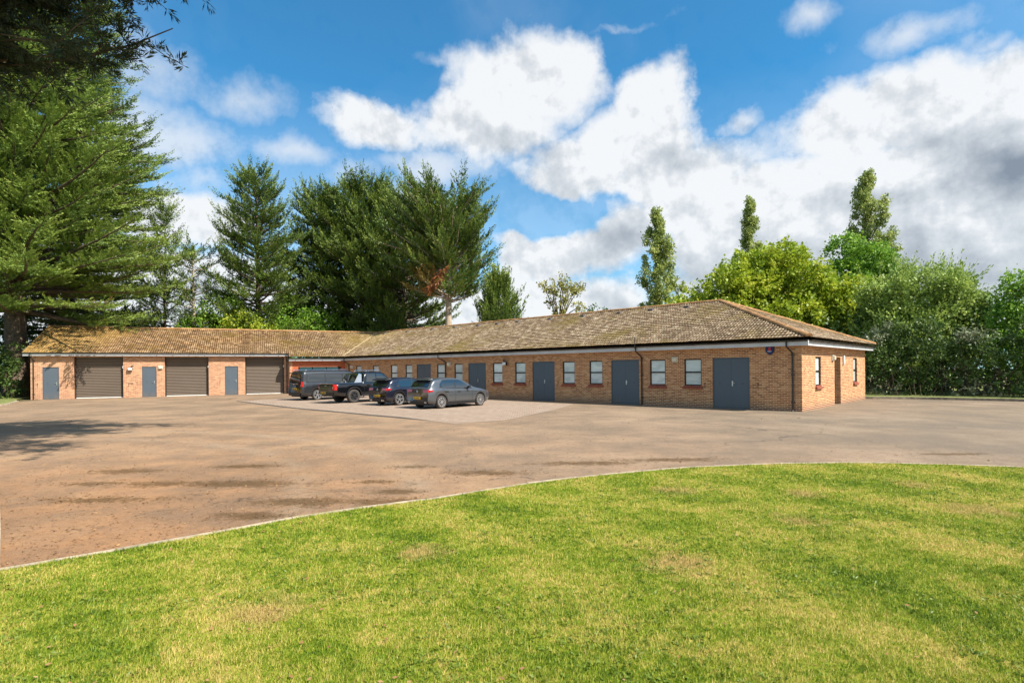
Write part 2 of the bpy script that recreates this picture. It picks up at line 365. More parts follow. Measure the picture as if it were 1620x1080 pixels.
STAINS = [(-7.33, 10.48, 1.0, .35), (-7.04, 9.31, .8, .25), (-5.95, 9.26, .9, .3), (-6.07, 8.14, 1.1, .28), (-5.3, 10.9, .8, .25), (-2.35, 9.25, .5, .22), (-1.75, 8.5, .55, .22), (-2.97, 7.9, .9, .35),
          (-3.42, 7.15, .6, .25), (-1.6, 7.85, 1.3, .3), (-0.47, 9.95, 1.0, .35), (1.5, 10.9, 1.6, .35), (3.0, 11.2, 1.5, .3), (9.14, 11.6, 1.0, .22), (-1.97, 10.67, .6, .2), (-4.6, 9.2, 1.4, .4)]
def asphalt_mat():
    m, g = new_mat('weathered_asphalt'); o = g.obj(); x, y, _ = g.sep(o)
    big = g.noise(o, 0.16, 4.0, 0.55); mid = g.noise(o, 0.9, 6.0, 0.6); fine = g.noise(o, 9.0, 8.0, 0.80); agg = g.noise(o, 60.0, 4.0, 0.8)
    # brown leaf dust on the left, bare grey to the right
    lr = g.mr(g.m('ADD', x, g.m('MULTIPLY', g.m('SUBTRACT', big, 0.5), 14.0)), -6.0, 13.0, 0.0, 1.0)
    c = g.mix(lr, (0.375, 0.225, 0.135), (0.225, 0.185, 0.150))
    far = g.mr(g.m('ADD', y, g.m('MULTIPLY', mid, 6.0)), 12.0, 26.0)
    c = g.mix(g.m('MULTIPLY', far, 0.6), c, (0.285, 0.215, 0.155))
    near = g.mr(g.vm('DISTANCE', o, (-6.5, 4.5, 0)), 2.0, 9.0, 0.75, 0.0)
    c = g.mix(near, c, g.mix(mid, (0.36, 0.185, 0.085), (0.46, 0.26, 0.135)))
    c = g.mix(g.mr(mid, 0.40, 0.66, 0.0, 0.62), c, (0.165, 0.125, 0.10))
    pat = g.noise(o, 0.33, 7.0, 0.68)
    c = g.mix(g.mr(pat, 0.48, 0.60, 0.0, 0.60), c, g.mix(lr, (0.17, 0.115, 0.08), (0.135, 0.12, 0.105)))
    c = g.mix(g.mr(pat, 0.47, 0.33, 0.0, 0.5), c, g.mix(lr, (0.47, 0.31, 0.19), (0.36, 0.30, 0.25)))
    tr = g.m('ABSOLUTE', g.m('SUBTRACT', g.vm('DISTANCE', o, (-13.0, 5.5, 0)), 10.2))
    tr2 = g.m('ABSOLUTE', g.m('SUBTRACT', g.vm('DISTANCE', o, (-13.0, 5.5, 0)), 12.0))
    trk = g.m('MULTIPLY', g.mr(g.m('MINIMUM', tr, tr2), 0.0, 0.42, 0.5, 0.0), g.mr(mid, 0.3, 0.6))
    c = g.mix(trk, c, (0.40, 0.30, 0.215))
    c = g.mix(g.mr(fine, 0.42, 0.66, 0.0, 0.50), c, (0.13, 0.085, 0.055))
    c = g.mix(g.mr(agg, 0.52, 0.70, 0.0, 0.6), c, (0.56, 0.45, 0.34))
    c = g.mix(1.0, c, g.mix(near, (0.97, 0.94, 0.84), (0.82, 0.73, 0.61)), 'MULTIPLY')
    vo = g.n('ShaderNodeTexVoronoi', {'Vector': g.vm('ADD', o, g.vm('MULTIPLY', g.n('ShaderNodeTexNoise', {'Vector': o, 'Scale': 1.3, 'Detail': 5.0}).outputs['Color'], (1.4, 1.4, 0))), 'Scale': 0.17}, feature='DISTANCE_TO_EDGE').outputs[0]
    crack = g.m('MULTIPLY', g.mr(vo, 0.0, 0.0035, 0.8, 0.0), g.mr(big, 0.42, 0.55))
    c = g.mix(crack, c, (0.05, 0.038, 0.028))
    acc_ = None
    for sx, sy, rx, ry in STAINS:
        v = g.vm('MULTIPLY', g.vm('SUBTRACT', o, (sx, sy, 0)), (1 / rx, 1 / ry, 0))
        b = g.mr(g.vm('LENGTH', v), 0.0, 1.5, 1.0, 0.0)
        acc_ = b if acc_ is None else g.m('MAXIMUM', acc_, b)
    dirt = g.noise(o, 3.2, 10.0, 0.82)
    dm = g.mr(g.m('ADD', g.m('MULTIPLY', acc_, 0.30), g.m('ADD', g.m('MULTIPLY', dirt, 0.55), g.m('ADD', g.m('MULTIPLY', fine, 0.45), g.m('MULTIPLY', pat, 0.25)))), 0.74, 0.86, 0.0, 0.75)
    c = g.mix(dm, c, g.mix(fine, (0.045, 0.026, 0.010), (0.13, 0.07, 0.022)))
    g.out(c, 0.92, 0.0, 0.2, g.bump(g.m('ADD', agg, g.m('ADD', fine, g.m('MULTIPLY', dm, 0.6))), 0.4, 0.010)); return m
M_asph = asphalt_mat()
def paver_mat():
    m, g = new_mat('pink_block_paving'); o = g.obj()
    v = g.n('ShaderNodeMapping', {'Vector': o, 'Rotation': (0, 0, R(1.5))}).outputs[0]
    b = g.n('ShaderNodeTexBrick', {'Vector': v, 'Color1': (0.31, 0.220, 0.160, 1), 'Color2': (0.40, 0.305, 0.228, 1), 'Mortar': (0.17, 0.125, 0.09, 1), 'Scale': 1.0, 'Mortar Size': 0.012, 'Brick Width': 0.2, 'Row Height': 0.2, 'Mortar Smooth': 0.3, 'Bias': 0.0})
    nz = g.noise(o, 0.7, 5.0, 0.6)
    c = g.mix(g.mr(nz, 0.38, 0.66, 0.0, 0.55), b.outputs[0], (0.27, 0.20, 0.145))
    g.out(c, 0.9, 0.0, 0.2, g.bump(b.outputs['Fac'], -0.4, 0.008)); return m
M_pave = paver_mat()
def soil_grass(name, blades=False):
    m, g = new_mat(name); o = g.obj()
    a = g.noise(o, 0.75, 5.0, 0.6); b = g.noise(o, 3.5, 6.0, 0.65); f = g.noise(o, 40.0, 5.0, 0.75)
    ox, oy, _z = g.sep(o)
    mow = g.m('MULTIPLY', g.m('SINE', g.m('ADD', g.m('MULTIPLY', g.m('ADD', g.m('MULTIPLY', ox, 0.86), g.m('MULTIPLY', oy, 0.50)), 4.6), g.m('MULTIPLY', a, 3.0))), 0.05)
    d0 = g.noise(g.vm('MULTIPLY', o, (0.35, 1.6, 1)), 1.0, 4.0, 0.6)
    t = g.m('ADD', g.m('MULTIPLY', a, 0.5), g.m('ADD', g.m('MULTIPLY', b, 0.35), g.m('MULTIPLY', d0, 0.28)))
    t = g.m('ADD', g.m('MULTIPLY', g.m('SUBTRACT', t, 0.5), 1.25), 0.475)
    t = g.m('ADD', t, mow)
    pt = g.noise(o, 14.0, 3.0, 0.6); t = g.m('ADD', t, g.m('MULTIPLY', g.m('SUBTRACT', pt, 0.5), 0.45))
    if blades:
        r = g.attr('rnd'); t = g.m('ADD', t, g.m('MULTIPLY', g.m('SUBTRACT', r, 0.5), 0.40))
    else: t = g.m('ADD', t, g.m('MULTIPLY', g.m('SUBTRACT', f, 0.5), 0.4))
    c = g.ramp(t, [(0.24, (0.055, 0.110, 0.010)), (0.40, (0.150, 0.235, 0.016)), (0.53, (0.270, 0.340, 0.028)), (0.65, (0.43, 0.41, 0.085)), (0.80, (0.62, 0.48, 0.20))])
    # a few worn bare spots
    ac = None
    for sx, sy, rr in [(3.45, 6.6, .35), (1.55, 5.2, .45), (5.9, 7.0, .5), (6.2, 8.6, .35), (-0.9, 5.6, .3), (-1.9, 4.3, .35), (2.4, 8.3, .4), (4.2, 8.0, .35), (7.6, 7.0, .4)]:
        q = g.mr(g.vm('DISTANCE', o, (sx, sy, 0.02)), 0.0, rr * 1.6, 1.0, 0.0)
        ac = q if ac is None else g.m('MAXIMUM', ac, q)
    sp = g.mr(g.m('ADD', ac, g.m('MULTIPLY', g.m('SUBTRACT', b, 0.5), 1.6)), 0.35, 0.9, 0.0, 0.75)
    c = g.mix(sp, c, (0.50, 0.36, 0.17))
    c = g.mix(1.0, c, (1.05, 1.04, 0.82), 'MULTIPLY')
    if not blades: c = g.mix(1.0, c, (0.70, 0.70, 0.66), 'MULTIPLY')  # turf colour darkened to stand in for the shade among the blades
    if blades: g.out(c, 0.6, 0.0, 0.25, transl=0.35)
    else: g.out(c, 0.95, 0.0, 0.1, g.bump(f, 0.8, 0.03))
    return m
M_lawn = soil_grass('lawn_turf'); M_blade = soil_grass('grass_blades', True)
M_earth = plain('leafy_earth', (0.10, 0.08, 0.035), 0.95, nscale=1.5, var=0.6, bump=0.5)
M_verge = plain('verge_turf', (0.17, 0.19, 0.05), 0.95, nscale=4, var=0.4, bump=0.5)
def leaf_mat(name, stops, transl=0.3, rough=0.5, hue=None):
    m, g = new_mat(name); r = g.attr('rnd'); o = g.obj()
    big = g.noise(o, 0.45, 3.0, 0.5); mid = g.noise(o, 2.2, 2.0, 0.5)
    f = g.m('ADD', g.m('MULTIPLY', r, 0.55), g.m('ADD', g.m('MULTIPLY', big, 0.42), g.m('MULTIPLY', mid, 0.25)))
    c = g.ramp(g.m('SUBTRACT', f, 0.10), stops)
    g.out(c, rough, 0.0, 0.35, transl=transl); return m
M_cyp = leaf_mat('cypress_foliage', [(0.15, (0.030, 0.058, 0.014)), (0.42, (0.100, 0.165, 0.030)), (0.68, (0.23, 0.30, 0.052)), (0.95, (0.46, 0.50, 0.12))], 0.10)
M_cypl = leaf_mat('light_cypress_foliage', [(0.15, (0.050, 0.090, 0.020)), (0.42, (0.17, 0.255, 0.046)), (0.68, (0.32, 0.41, 0.080)), (0.95, (0.54, 0.58, 0.15))], 0.14)
M_cypb = leaf_mat('browned_cypress_foliage', [(0.2, (0.13, 0.10, 0.03)), (0.55, (0.30, 0.22, 0.06)), (0.95, (0.42, 0.24, 0.07))], 0.2)
M_rust = leaf_mat('rust_brown_foliage', [(0.2, (0.20, 0.07, 0.025)), (0.95, (0.42, 0.17, 0.06))], 0.2)
M_weed = leaf_mat('weed_leaves', [(0.2, (0.085, 0.145, 0.015)), (0.6, (0.17, 0.24, 0.025)), (0.95, (0.28, 0.33, 0.05))], 0.3)
M_pine = leaf_mat('pine_needles', [(0.2, (0.016, 0.028, 0.014)), (0.6, (0.050, 0.077, 0.028)), (0.95, (0.094, 0.116, 0.039))], 0.15)
M_maple = leaf_mat('yellow_green_leaves', [(0.2, (0.138, 0.218, 0.020)), (0.5, (0.316, 0.407, 0.028)), (0.75, (0.520, 0.548, 0.046)), (0.95, (0.760, 0.631, 0.080))], 0.38)
M_green = leaf_mat('mid_green_leaves', [(0.2, (0.083, 0.182, 0.022)), (0.5, (0.191, 0.353, 0.036)), (0.8, (0.363, 0.527, 0.064)), (0.97, (0.581, 0.653, 0.109))], 0.35)
M_pop = leaf_mat('poplar_leaves', [(0.2, (0.152, 0.216, 0.055)), (0.5, (0.346, 0.409, 0.100)), (0.9, (0.649, 0.645, 0.199))], 0.3)
M_wil = leaf_mat('grey_green_leaves', [(0.2, (0.118, 0.197, 0.037)), (0.5, (0.275, 0.373, 0.075)), (0.9, (0.572, 0.658, 0.166))], 0.3)
M_hedge = leaf_mat('dark_hedge_leaves', [(0.2, (0.034, 0.073, 0.016)), (0.55, (0.086, 0.146, 0.027)), (0.9, (0.207, 0.267, 0.068))], 0.2)
M_hedgep = leaf_mat('pale_hedge_leaves', [(0.2, (0.108, 0.144, 0.060)), (0.9, (0.384, 0.396, 0.240))], 0.2)
M_sparse = leaf_mat('olive_yellow_leaves', [(0.2, (0.210, 0.225, 0.053)), (0.9, (0.510, 0.450, 0.120))], 0.3)
M_bark = plain('grey_brown_bark', (0.11, 0.08, 0.055), 0.95, nscale=4, var=0.5, bump=0.8)
M_barkp = plain('pale_bark', (0.42, 0.33, 0.24), 0.95, nscale=3, var=0.35, bump=0.8)
M_debris = leaf_mat('fallen_leaf_litter', [(0.1, (0.07, 0.035, 0.012)), (0.5, (0.26, 0.13, 0.05)), (0.85, (0.42, 0.27, 0.12)), (0.97, (0.75, 0.68, 0.45))], 0.0, 0.8)
# ------------------------------------------------------------------ ground
def flat(name, pts, z, mat, kind='structure'):
    b = MB(); b.quad([(x, y, z) for x, y in pts]); o = b.build(name, mat)
    return tag(o, kind=kind)
LAWN = [(-4.84, 5.20), (-4.45, 5.50), (-3.62, 6.16), (-2.55, 7.14), (-1.02, 7.98), (-0.02, 8.76), (1.0, 9.32), (2.11, 9.82), (3.3, 10.22), (4.66, 10.46), (5.9, 10.56), (7.05, 10.47), (8.2, 10.22), (9.15, 9.90), (10.6, 9.1), (11.9, 7.9), (13.0, 6.2), (13.6, 4.2)]
flat('ground', [(-220, -120), (220, -120), (220, 320), (-220, 320)], -0.012, M_earth)
flat('driveway', [(-45, -10), (40, -10), (40, 30.0), (26.0, 29.2), (24.3, 31.0), (22.2, 32.2), (19.9, 33.0), (13, 38), (-8, 60), (-34.5, 42), (-33.0, 37.6), (-32.92, 36.9), (-30.83, 34.0), (-29.65, 31.98), (-27.5, 27.5), (-24, 17), (-24, -9)], 0.0, M_asph)
flat('parking_bay', [(-17.17, 34.86), (-10.93, 28.07), (-6.98, 24.36), (-4.26, 21.84), (-1.98, 19.09), (-0.25, 20.35), (1.94, 25.15), (3.2, 29.0), (-11, 43.0), (-14.5, 41.5)], 0.004, M_pave)
M_seam = plain('dark_joint_tarmac', (0.075, 0.06, 0.048), 0.9, nscale=3, var=0.5)
b = MB(); sp_ = [(-17.4, 35.1), (-14.2, 31.6), (-10.95, 28.05), (-8.9, 26.2), (-7.0, 24.35), (-4.3, 21.85), (-3.0, 20.3)]; sw_ = [.10, .22, .20, .26, .2, .24, .03]
for k_ in range(6):
    (xa, ya), (xb, yb) = sp_[k_], sp_[k_ + 1]
    b.quad([(xa - sw_[k_], ya - sw_[k_], .008), (xb - sw_[k_ + 1], yb - sw_[k_ + 1], .008), (xb, yb, .008), (xa, ya, .008)])
tag(b.build('pavement_joint', M_seam), kind='structure')
lp = LAWN + [(13.6, -6), (-5.2, -6), (-5.2, 4.6)]
flat('lawn', lp, 0.022, M_lawn)
# concrete edging along the lawn: short stones with small gaps
def edging(pts, wd, z0, z1, stone, matl, name, label, cat='kerb', group=None, jit=0.004):
    b = MB(); P = [Vector((x, y, 0)) for x, y in pts]; segs = []
    L = [0]
    for i in range(1, len(P)): L.append(L[-1] + (P[i] - P[i - 1]).length)
    def at(s):
        for i in range(1, len(L)):
            if s <= L[i] or i == len(L) - 1:
                t = (s - L[i - 1]) / (L[i] - L[i - 1]); return P[i - 1].lerp(P[i], t)
    s = 0.0
    rr = random.Random(3)
    while s + stone * 0.4 < L[-1]:
        e = min(s + stone - 0.012, L[-1]); p = at(s); q = at(e); d = (q - p).normalized(); nn = Vector((-d.y, d.x, 0)) * wd / 2
        dz = rr.uniform(-jit, jit)
        up = Vector((0, 0, 1)); lo = up * z0; hi = up * (z1 + dz); c = nn * 0.82
        b.hexa([p - nn + lo, q - nn + lo, q + nn + lo, p + nn + lo, p - c + hi, q - c + hi, q + c + hi, p + c + hi])
        s += stone
    return tag(b.build(name, matl), label, cat, group)
edging(LAWN, 0.075, -0.05, 0.034, 0.9, M_conc, 'lawn_edging', 'narrow pale concrete edging along the curved front lawn', 'edging')
edging([(-9.95, 10.3), (-7.77, 8.3), (-5.97, 6.38), (-5.02, 5.34)], 0.09, -0.05, 0.05, 0.9, M_conc, 'bed_edging', 'short pale edging running off at the left end of the lawn edge', 'edging')
flat('garden_bed', [(-5.15, 5.25), (-6.0, 6.38), (-7.78, 8.33), (-9.9, 10.35), (-15, 12.9), (-24, 17), (-45, 17), (-45, -9), (-5.3, -5)], 0.010, M_earth)
M_kerb = plain('mossy_kerb_stone', (0.24, 0.20, 0.145), 0.92, nscale=5, var=0.5, bump=0.5)
edging([(19.5, 31.6), (20.29, 31.2), (22.26, 30.45), (24.13, 29.19), (25.9, 27.6), (30, 23.2)], 0.15, -0.05, 0.13, 0.9, M_kerb, 'kerb', 'mossy raised kerb below the hedge right of the building')
edging([(-27.2, 26.3), (-29.65, 31.98), (-30.83, 34.01), (-32.6, 36.4)], 0.15, -0.05, 0.10, 0.9, M_conc, 'kerb', 'pale kerb of the grass verge left of the garages')
flat('verge', [(19.6, 31.7), (20.35, 31.28), (22.3, 30.52), (24.2, 29.26), (25.95, 27.68), (30, 23.3), (40, 23), (40, 45), (19, 45)], 0.10, M_verge)
flat('grass_strip', [(-27.3, 26.3), (-29.72, 31.98), (-30.9, 34.03), (-32.7, 36.5), (-34.9, 38.9), (-37.9, 45.5), (-60, 60), (-60, 20)], 0.07, M_verge)

# ------------------------------------------------------------------ building
S = 1.13
C0 = Vector((10.578, 20.1633, 0)) * S
ua = R(-46.5798); U = Vector((math.sin(ua), math.cos(ua), 0)); V = Vector((math.cos(ua), -math.sin(ua), 0)); NN = -V
G0 = Vector((-30.2948, 34.7625, 0)) * S
ga = R(65.0464); GD = Vector((math.sin(ga), math.cos(ga), 0)); GN = Vector((math.cos(ga), -math.sin(ga), 0))
Z3 = Vector((0, 0, 1))
def WF(s, o, z): return C0 + (U * s + NN * o + Z3 * z) * S          # front of the long wing, s from the near corner
def EF(e, o, z): return C0 + (V * e - U * o + Z3 * z) * S           # right hand end wall
def GF(t, o, z): return G0 + (GD * t + GN * o + Z3 * z) * S         # garage front, t from its left end
HW, HG = 5.16, 4.54                  # ridge to wall
ZR, TP = 4.945, 0.405
KV = 1 / math.tan(R((180 - (65.0464 + 46.5798)) ) / 2 ) if False else 0.0
# junction of the two front walls (garage projection o = HW - HG) and of the ridges
def meet(A, a, B, b):
    M_ = np.array([[a.x, -b.x], [a.y, -b.y]]); r = np.linalg.solve(M_, np.array([(B - A).x, (B - A).y])); return r[0] / S, r[1] / S
MO = HW - HG
sJ, tJ = meet(WF(0, 0, 0), U, GF(0, MO, 0), GD)
sR, tR = meet(WF(0, -HW, 0), U, GF(0, -HG, 0), GD)
kS = (sR - sJ) / HW; kT = (tR - tJ) / HW
bld = empty('brick_building', C0)
tag(bld, 'long L-shaped single storey brick building with mossy tiled roof and grey doors', 'building')
def part(b, name, mats, parent=bld, smooth=False):
    return b.build(name, mats, parent, smooth, inv=C0 if parent is bld else None)
def wall(F, a0, a1, z0, z1, holes, name, mat, depth=0.1):
    b = MB()
    As = sorted({a0, a1} | {h[0] for h in holes} | {h[1] for h in holes}); Zs = sorted({z0, z1} | {h[2] for h in holes} | {h[3] for h in holes})
    for i in range(len(As) - 1):
        for j in range(len(Zs) - 1):
            ca, cz = (As[i] + As[i + 1]) / 2, (Zs[j] + Zs[j + 1]) / 2
            if any(h[0] < ca < h[1] and h[2] < cz < h[3] for h in holes): continue
            q = [(As[i], Zs[j]), (As[i + 1], Zs[j]), (As[i + 1], Zs[j + 1]), (As[i], Zs[j + 1])]
            b.quad([F(a, 0, z) for a, z in q], [(a * S, z * S) for a, z in q])
    for h in holes:
        x0, x1, y0, y1 = h[:4]; d = h[4] if len(h) > 4 else depth
        for a in (x0, x1):
            b.quad([F(a, 0, y0), F(a, -d, y0), F(a, -d, y1), F(a, 0, y1)], [(a * S, y0 * S), ((a + d) * S, y0 * S), ((a + d) * S, y1 * S), (a * S, y1 * S)])
        for z in (y0, y1):
            if z <= z0 + 1e-4: continue
            b.quad([F(x0, 0, z), F(x1, 0, z), F(x1, -d, z), F(x0, -d, z)], [(x0 * S, z * S), (x1 * S, z * S), (x1 * S, (z + d) * S), (x0 * S, (z + d) * S)])
    return part(b, name, mat)
DOORS = [(1.87, 3.34), (6.72, 8.19), (11.58, 13.08), (16.62, 18.12), (21.65, 23.13)]
WINS = [(3.81, 4.57), (5.43, 6.18), (8.68, 9.43), (10.31, 11.06), (13.58, 14.34), (15.31, 16.06), (18.63, 19.38), (20.29, 21.04), (23.62, 24.37), (25.30, 26.06), (27.56, 28.31), (29.81, 30.56)]
EW = [(1.73, 2.48), (7.86, 8.61)]
wall(WF, 0, sJ, 0, 2.45, [(a, b, 0.0, 2.03, .07) for a, b in DOORS] + [(a, b, .90, 2.01, .09) for a, b in WINS], 'wall', M_brick)
wall(EF, 0, 2 * HW, 0, 2.45, [(4.51, 5.51, 0, 2.04, .55)] + [(a, b, .90, 2.03, .09) for a, b in EW], 'wall', M_brick)
GDOORS = [(.59, 1.43), (5.90, 6.73), (10.86, 11.71)]
SH = [(2.20, 4.85), (7.21, 9.85), (12.17, 14.76)]
wall(GF, 0, 15.12, 0, 2.80, [(a, b, 0, 2.05, .07) for a, b in GDOORS] + [(a, b, 0, 2.69, .30) for a, b in SH], 'wall', M_brickg)
wall(lambda a, o, z: GF(15.12 + o, a, z), 0, MO, 0, 2.80, [], 'wall', M_brickg)
wall(lambda a, o, z: GF(a, MO + o, z), 15.12, 15.30, 0, 2.45, [], 'wall', M_brickg)
wall(lambda a, o, z: GF(a, MO + o, z), 15.30, tJ, 0, 2.45, [(15.72, 18.78, 0, 1.97, .9)], 'wall', M_red)
# hidden rear and left gable walls
wall(lambda a, o, z: GF(0 - o, -a, z), 0, 2 * HG, 0, 2.80, [], 'wall', M_brickg)
b = MB(); q = [(0, 2.80), (2 * HG, 2.80), (HG, 2.80 + HG * TP)]
b.quad([GF(0, -a, z) for a, z in q], [(a * S, z * S) for a, z in q]); part(b, 'gable_wall', M_brickg)
sB = sR + kS * HW; tB = tR + kT * HW
wall(lambda a, o, z: GF(a, -2 * HG - o, z), 0, tR + kT * HG, 0, 2.80, [], 'wall', M_brickg)
wall(lambda a, o, z: WF(a, -2 * HW - o, z), 0, sB, 0, 2.45, [], 'wall', M_brick)
b = MB()                                                          # dark rooms behind the openings
b.boxF(GF, .1, 15.0, -.42, -.40, 0.01, 2.75); part(b, 'inner_partition', M_inner)

def lever(F, a, z, o, d=1, s=1.0):
    m = MB(); m.boxF(F, a - .022, a + .022, o, o + .012, z - .10 * s, z + .10 * s)
    m.tube([F(a, o + .01, z + .02), F(a, o + .05, z + .02)], .010, 8)
    m.tube([F(a, o + .05, z + .02), F(a + d * .10, o + .05, z + .02)], .011, 8)
    return m
def steel_door(F, a0, a1, z1, o, double):
    fr = MB(); fw = .035
    fr.boxF(F, a0, a0 + fw, o - .03, o + .028, 0.03, z1); fr.boxF(F, a1 - fw, a1, o - .03, o + .028, 0.03, z1)
    fr.boxF(F, a0 + fw, a1 - fw, o - .03, o + .028, z1 - fw, z1); fr.boxF(F, a0 - .01, a1 + .01, o - .03, o + .075, 0.0, 0.03)
    lf = MB(); m = (a0 + a1) / 2
    spans = [(a0 + fw + .004, m - .004), (m + .004, a1 - fw - .004)] if double else [(a0 + fw + .004, a1 - fw - .004)]
    for x0, x1 in spans: lf.boxF(F, x0, x1, o - .02, o + .012, .038, z1 - fw - .004)
    if double: lf.boxF(F, m - .02, m + .02, o + .0125, o + .018, .04, z1 - fw - .006)
    d = part(lf, 'door', M_doorp); part(fr, 'door_frame', M_doorp, d)
    if double: part(lever(F, m - .055, 1.0, o + .018, -1), 'handle', M_steel, d)
    else: part(lever(F, a1 - .13, 1.0, o + .012, -1), 'handle', M_steel, d)
    for x in ((a0 + .28, a1 - .28) if double else (a0 + .25,)):
        k = MB(); k.tube([F(x, o + .012, 1.0), F(x, o + .02, 1.0)], .022, 10); part(k, 'lock_plate', M_gutter, d)
    return d
for i, (a, b_) in enumerate(DOORS): steel_door(WF, a, b_, 2.03, -.055, True)
for a, b_ in GDOORS: steel_door(GF, a, b_, 2.05, -.05, False)
def window(F, a0, a1, z0, z1, flip=1):
    o = -.075; mz = (z0 + z1) / 2 + .0; fw = .045
    p = MB(); p.boxF(F, a0 + fw, a1 - fw, o - .014, o - .002, z0 + fw, z1 - fw)
    wn = part(p, 'window', M_blind)
    f = MB()
    f.boxF(F, a0, a0 + fw, o - .03, o + .03, z0, z1); f.boxF(F, a1 - fw, a1, o - .03, o + .03, z0, z1)
    f.boxF(F, a0 + fw, a1 - fw, o - .03, o + .03, z0, z0 + fw); f.boxF(F, a0 + fw, a1 - fw, o - .03, o + .03, z1 - fw, z1)
    f.boxF(F, a0 + fw, a1 - fw, o - .03, o + .036, mz - .03, mz + .03)
    part(f, 'frame', M_frame, wn)
    s = MB(); n = 4
    x0, x1 = a0 - .06, a1 + .06; stp = (x1 - x0) / 8
    for k in range(8):
        xa, xb = x0 + k * stp + .004, x0 + (k + 1) * stp - .004
        s.hexa([F(xa, .002, z0 - .135), F(xb, .002, z0 - .135), F(xb, .075, z0 - .135), F(xa, .075, z0 - .135), F(xa, .002, z0 - .035), F(xb, .002, z0 - .035), F(xb, .075, z0 - .06), F(xa, .075, z0 - .06)])
    s.boxF(F, x0 + .06, x1 - .06, -.07, .03, z0 - .033, z0 + .002)
    part(s, 'sill', M_sill, wn)
for a, b_ in WINS: window(WF, a, b_, .90, 2.01)
for a, b_ in EW: window(EF, a, b_, .90, 2.03)
def shutter(a0, a1):
    b = MB(); z0, z1 = .06, 2.69; n = 25; st = (z1 - z0) / n; o = -.27
    prof = [(0, -.012), (.06, -.012), (.10, .010), (.35, .026), (.65, .026), (.90, .010), (1.0, -.012)]
    for k in range(n):
        for j in range(len(prof) - 1):
            za, zb = z0 + (k + prof[j][0]) * st, z0 + (k + prof[j + 1][0]) * st
            b.quad([GF(a0, o + prof[j][1], za), GF(a1, o + prof[j][1], za), GF(a1, o + prof[j + 1][1], zb), GF(a0, o + prof[j + 1][1], zb)])
    s = part(b, 'roller_shutter', M_shut)
    for xa in (a0, a1 - .07):
        m = MB(); m.boxF(GF, xa, xa + .07, o + .03, o + .09, 0, 2.69); part(m, 'guide_rail', M_gutter, s)
    m = MB(); m.boxF(GF, a0 + .07, a1 - .07, o - .02, o + .035, .005, .055); part(m, 'bottom_rail', M_white, s)
    m = MB(); m.boxF(GF, a1 - .05, a1 - .0, -.10, -.04, 1.95, 2.10); part(m, 'isolator_switch', M_white, s)
for a, b_ in SH: shutter(a, b_)
# porch behind the cars: glazed screen
b = MB(); b.boxF(GF, 15.78, 18.72, MO - .9, MO - .86, 0.0, 1.97); sc_ = part(b, 'glazed_screen', M_glass)
b = MB()
for x in (15.78, 16.75, 17.75, 18.66): b.boxF(GF, x, x + .06, MO - .855, MO - .82, 0, 1.97)
b.boxF(GF, 15.84, 18.66, MO - .855, MO - .83, 1.0, 1.06); part(b, 'screen_frame', M_frame, sc_)
# end door in its deep opening
steel_door(EF, 4.53, 5.49, 2.02, -.45, False)

# eaves: fascia, soffit, gutter
def eave(F, a0, a1, zb, ov, name_m=M_fascia, wall_o=0.0, g0=None, g1=None, ext=0.0):
    """fascia board with its bottom at zb, soffit behind, half round gutter before its top"""
    b = MB(); o = ov + wall_o
    b.boxF(F, a0, a1, o - .02, o, zb, zb + .185); f = part(b, 'fascia', name_m)
    b = MB(); b.boxF(F, a0 + .001, a1 - .001, wall_o + .003, o - .023, zb + .012, zb + .022); part(b, 'soffit', name_m)
    b = MB(); g0 = a0 if g0 is None else g0; g1 = a1 if g1 is None else g1
    n = 8; r = .055; zc = zb + .205; oc = o + .058
    for k in range(n):
        t0, t1 = PI + PI * k / n, PI + PI * (k + 1) / n
        for rr in (r, r - .006):
            b.quad([F(g0, oc + rr * math.cos(t0), zc + rr * math.sin(t0)), F(g1, oc + rr * math.cos(t0), zc + rr * math.sin(t0)), F(g1, oc + rr * math.cos(t1), zc + rr * math.sin(t1)), F(g0, oc + rr * math.cos(t1), zc + rr * math.sin(t1))])
    for g in (g0, g1):
        b.quad([F(g, oc + r * math.cos(PI + PI * k / n), zc + r * math.sin(PI + PI * k / n)) for k in range(n + 1)])
    x = g0 + .5
    while x < g1 - .2:
        b.boxF(F, x - .02, x + .02, oc - r - .003, oc + r + .003, zc - r - .004, zc - r + .012); x += .95
    part(b, 'gutter', M_gutter)
OV = .30
GZ = 2.765; WZ = 2.408
eave(WF, -OV, sJ - kS * (-OV) - .0 + (-kS) * OV * 2 + .0, WZ, OV) if False else None
sE = sJ - kS * OV; tE = tJ - kT * OV
eave(WF, -OV, sE, WZ, OV, g1=sE - .08)
eave(EF, -OV + .02, 2 * HW + OV, WZ, OV, g0=-OV + .1)
eave(GF, -.30, 15.05, GZ, OV)
eave(lambda a, o, z: GF(a, MO + o, z), 15.06, tE, WZ, OV, g1=tE - .08)
b = MB(); b.boxF(GF, 15.04, 15.056, -.2, MO + OV, 2.42, 2.80); part(b, 'verge_board', M_gutter)
# gable barge board, left
b = MB()
for sgn in (1, -1):
    d0, d1 = 0, HG + OV
    def P(d, dz): return GF(-.31, -HG + sgn * d, ZR - TP * d + dz)
    def Q(d, dz): return GF(-.28, -HG + sgn * d, ZR - TP * d + dz)
    b.hexa([P(d0, -.20), P(d1, -.20), Q(d1, -.20), Q(d0, -.20), P(d0, -.03), P(d1, -.03), Q(d1, -.03), Q(d0, -.03)])
part(b, 'barge_board', M_fascia)

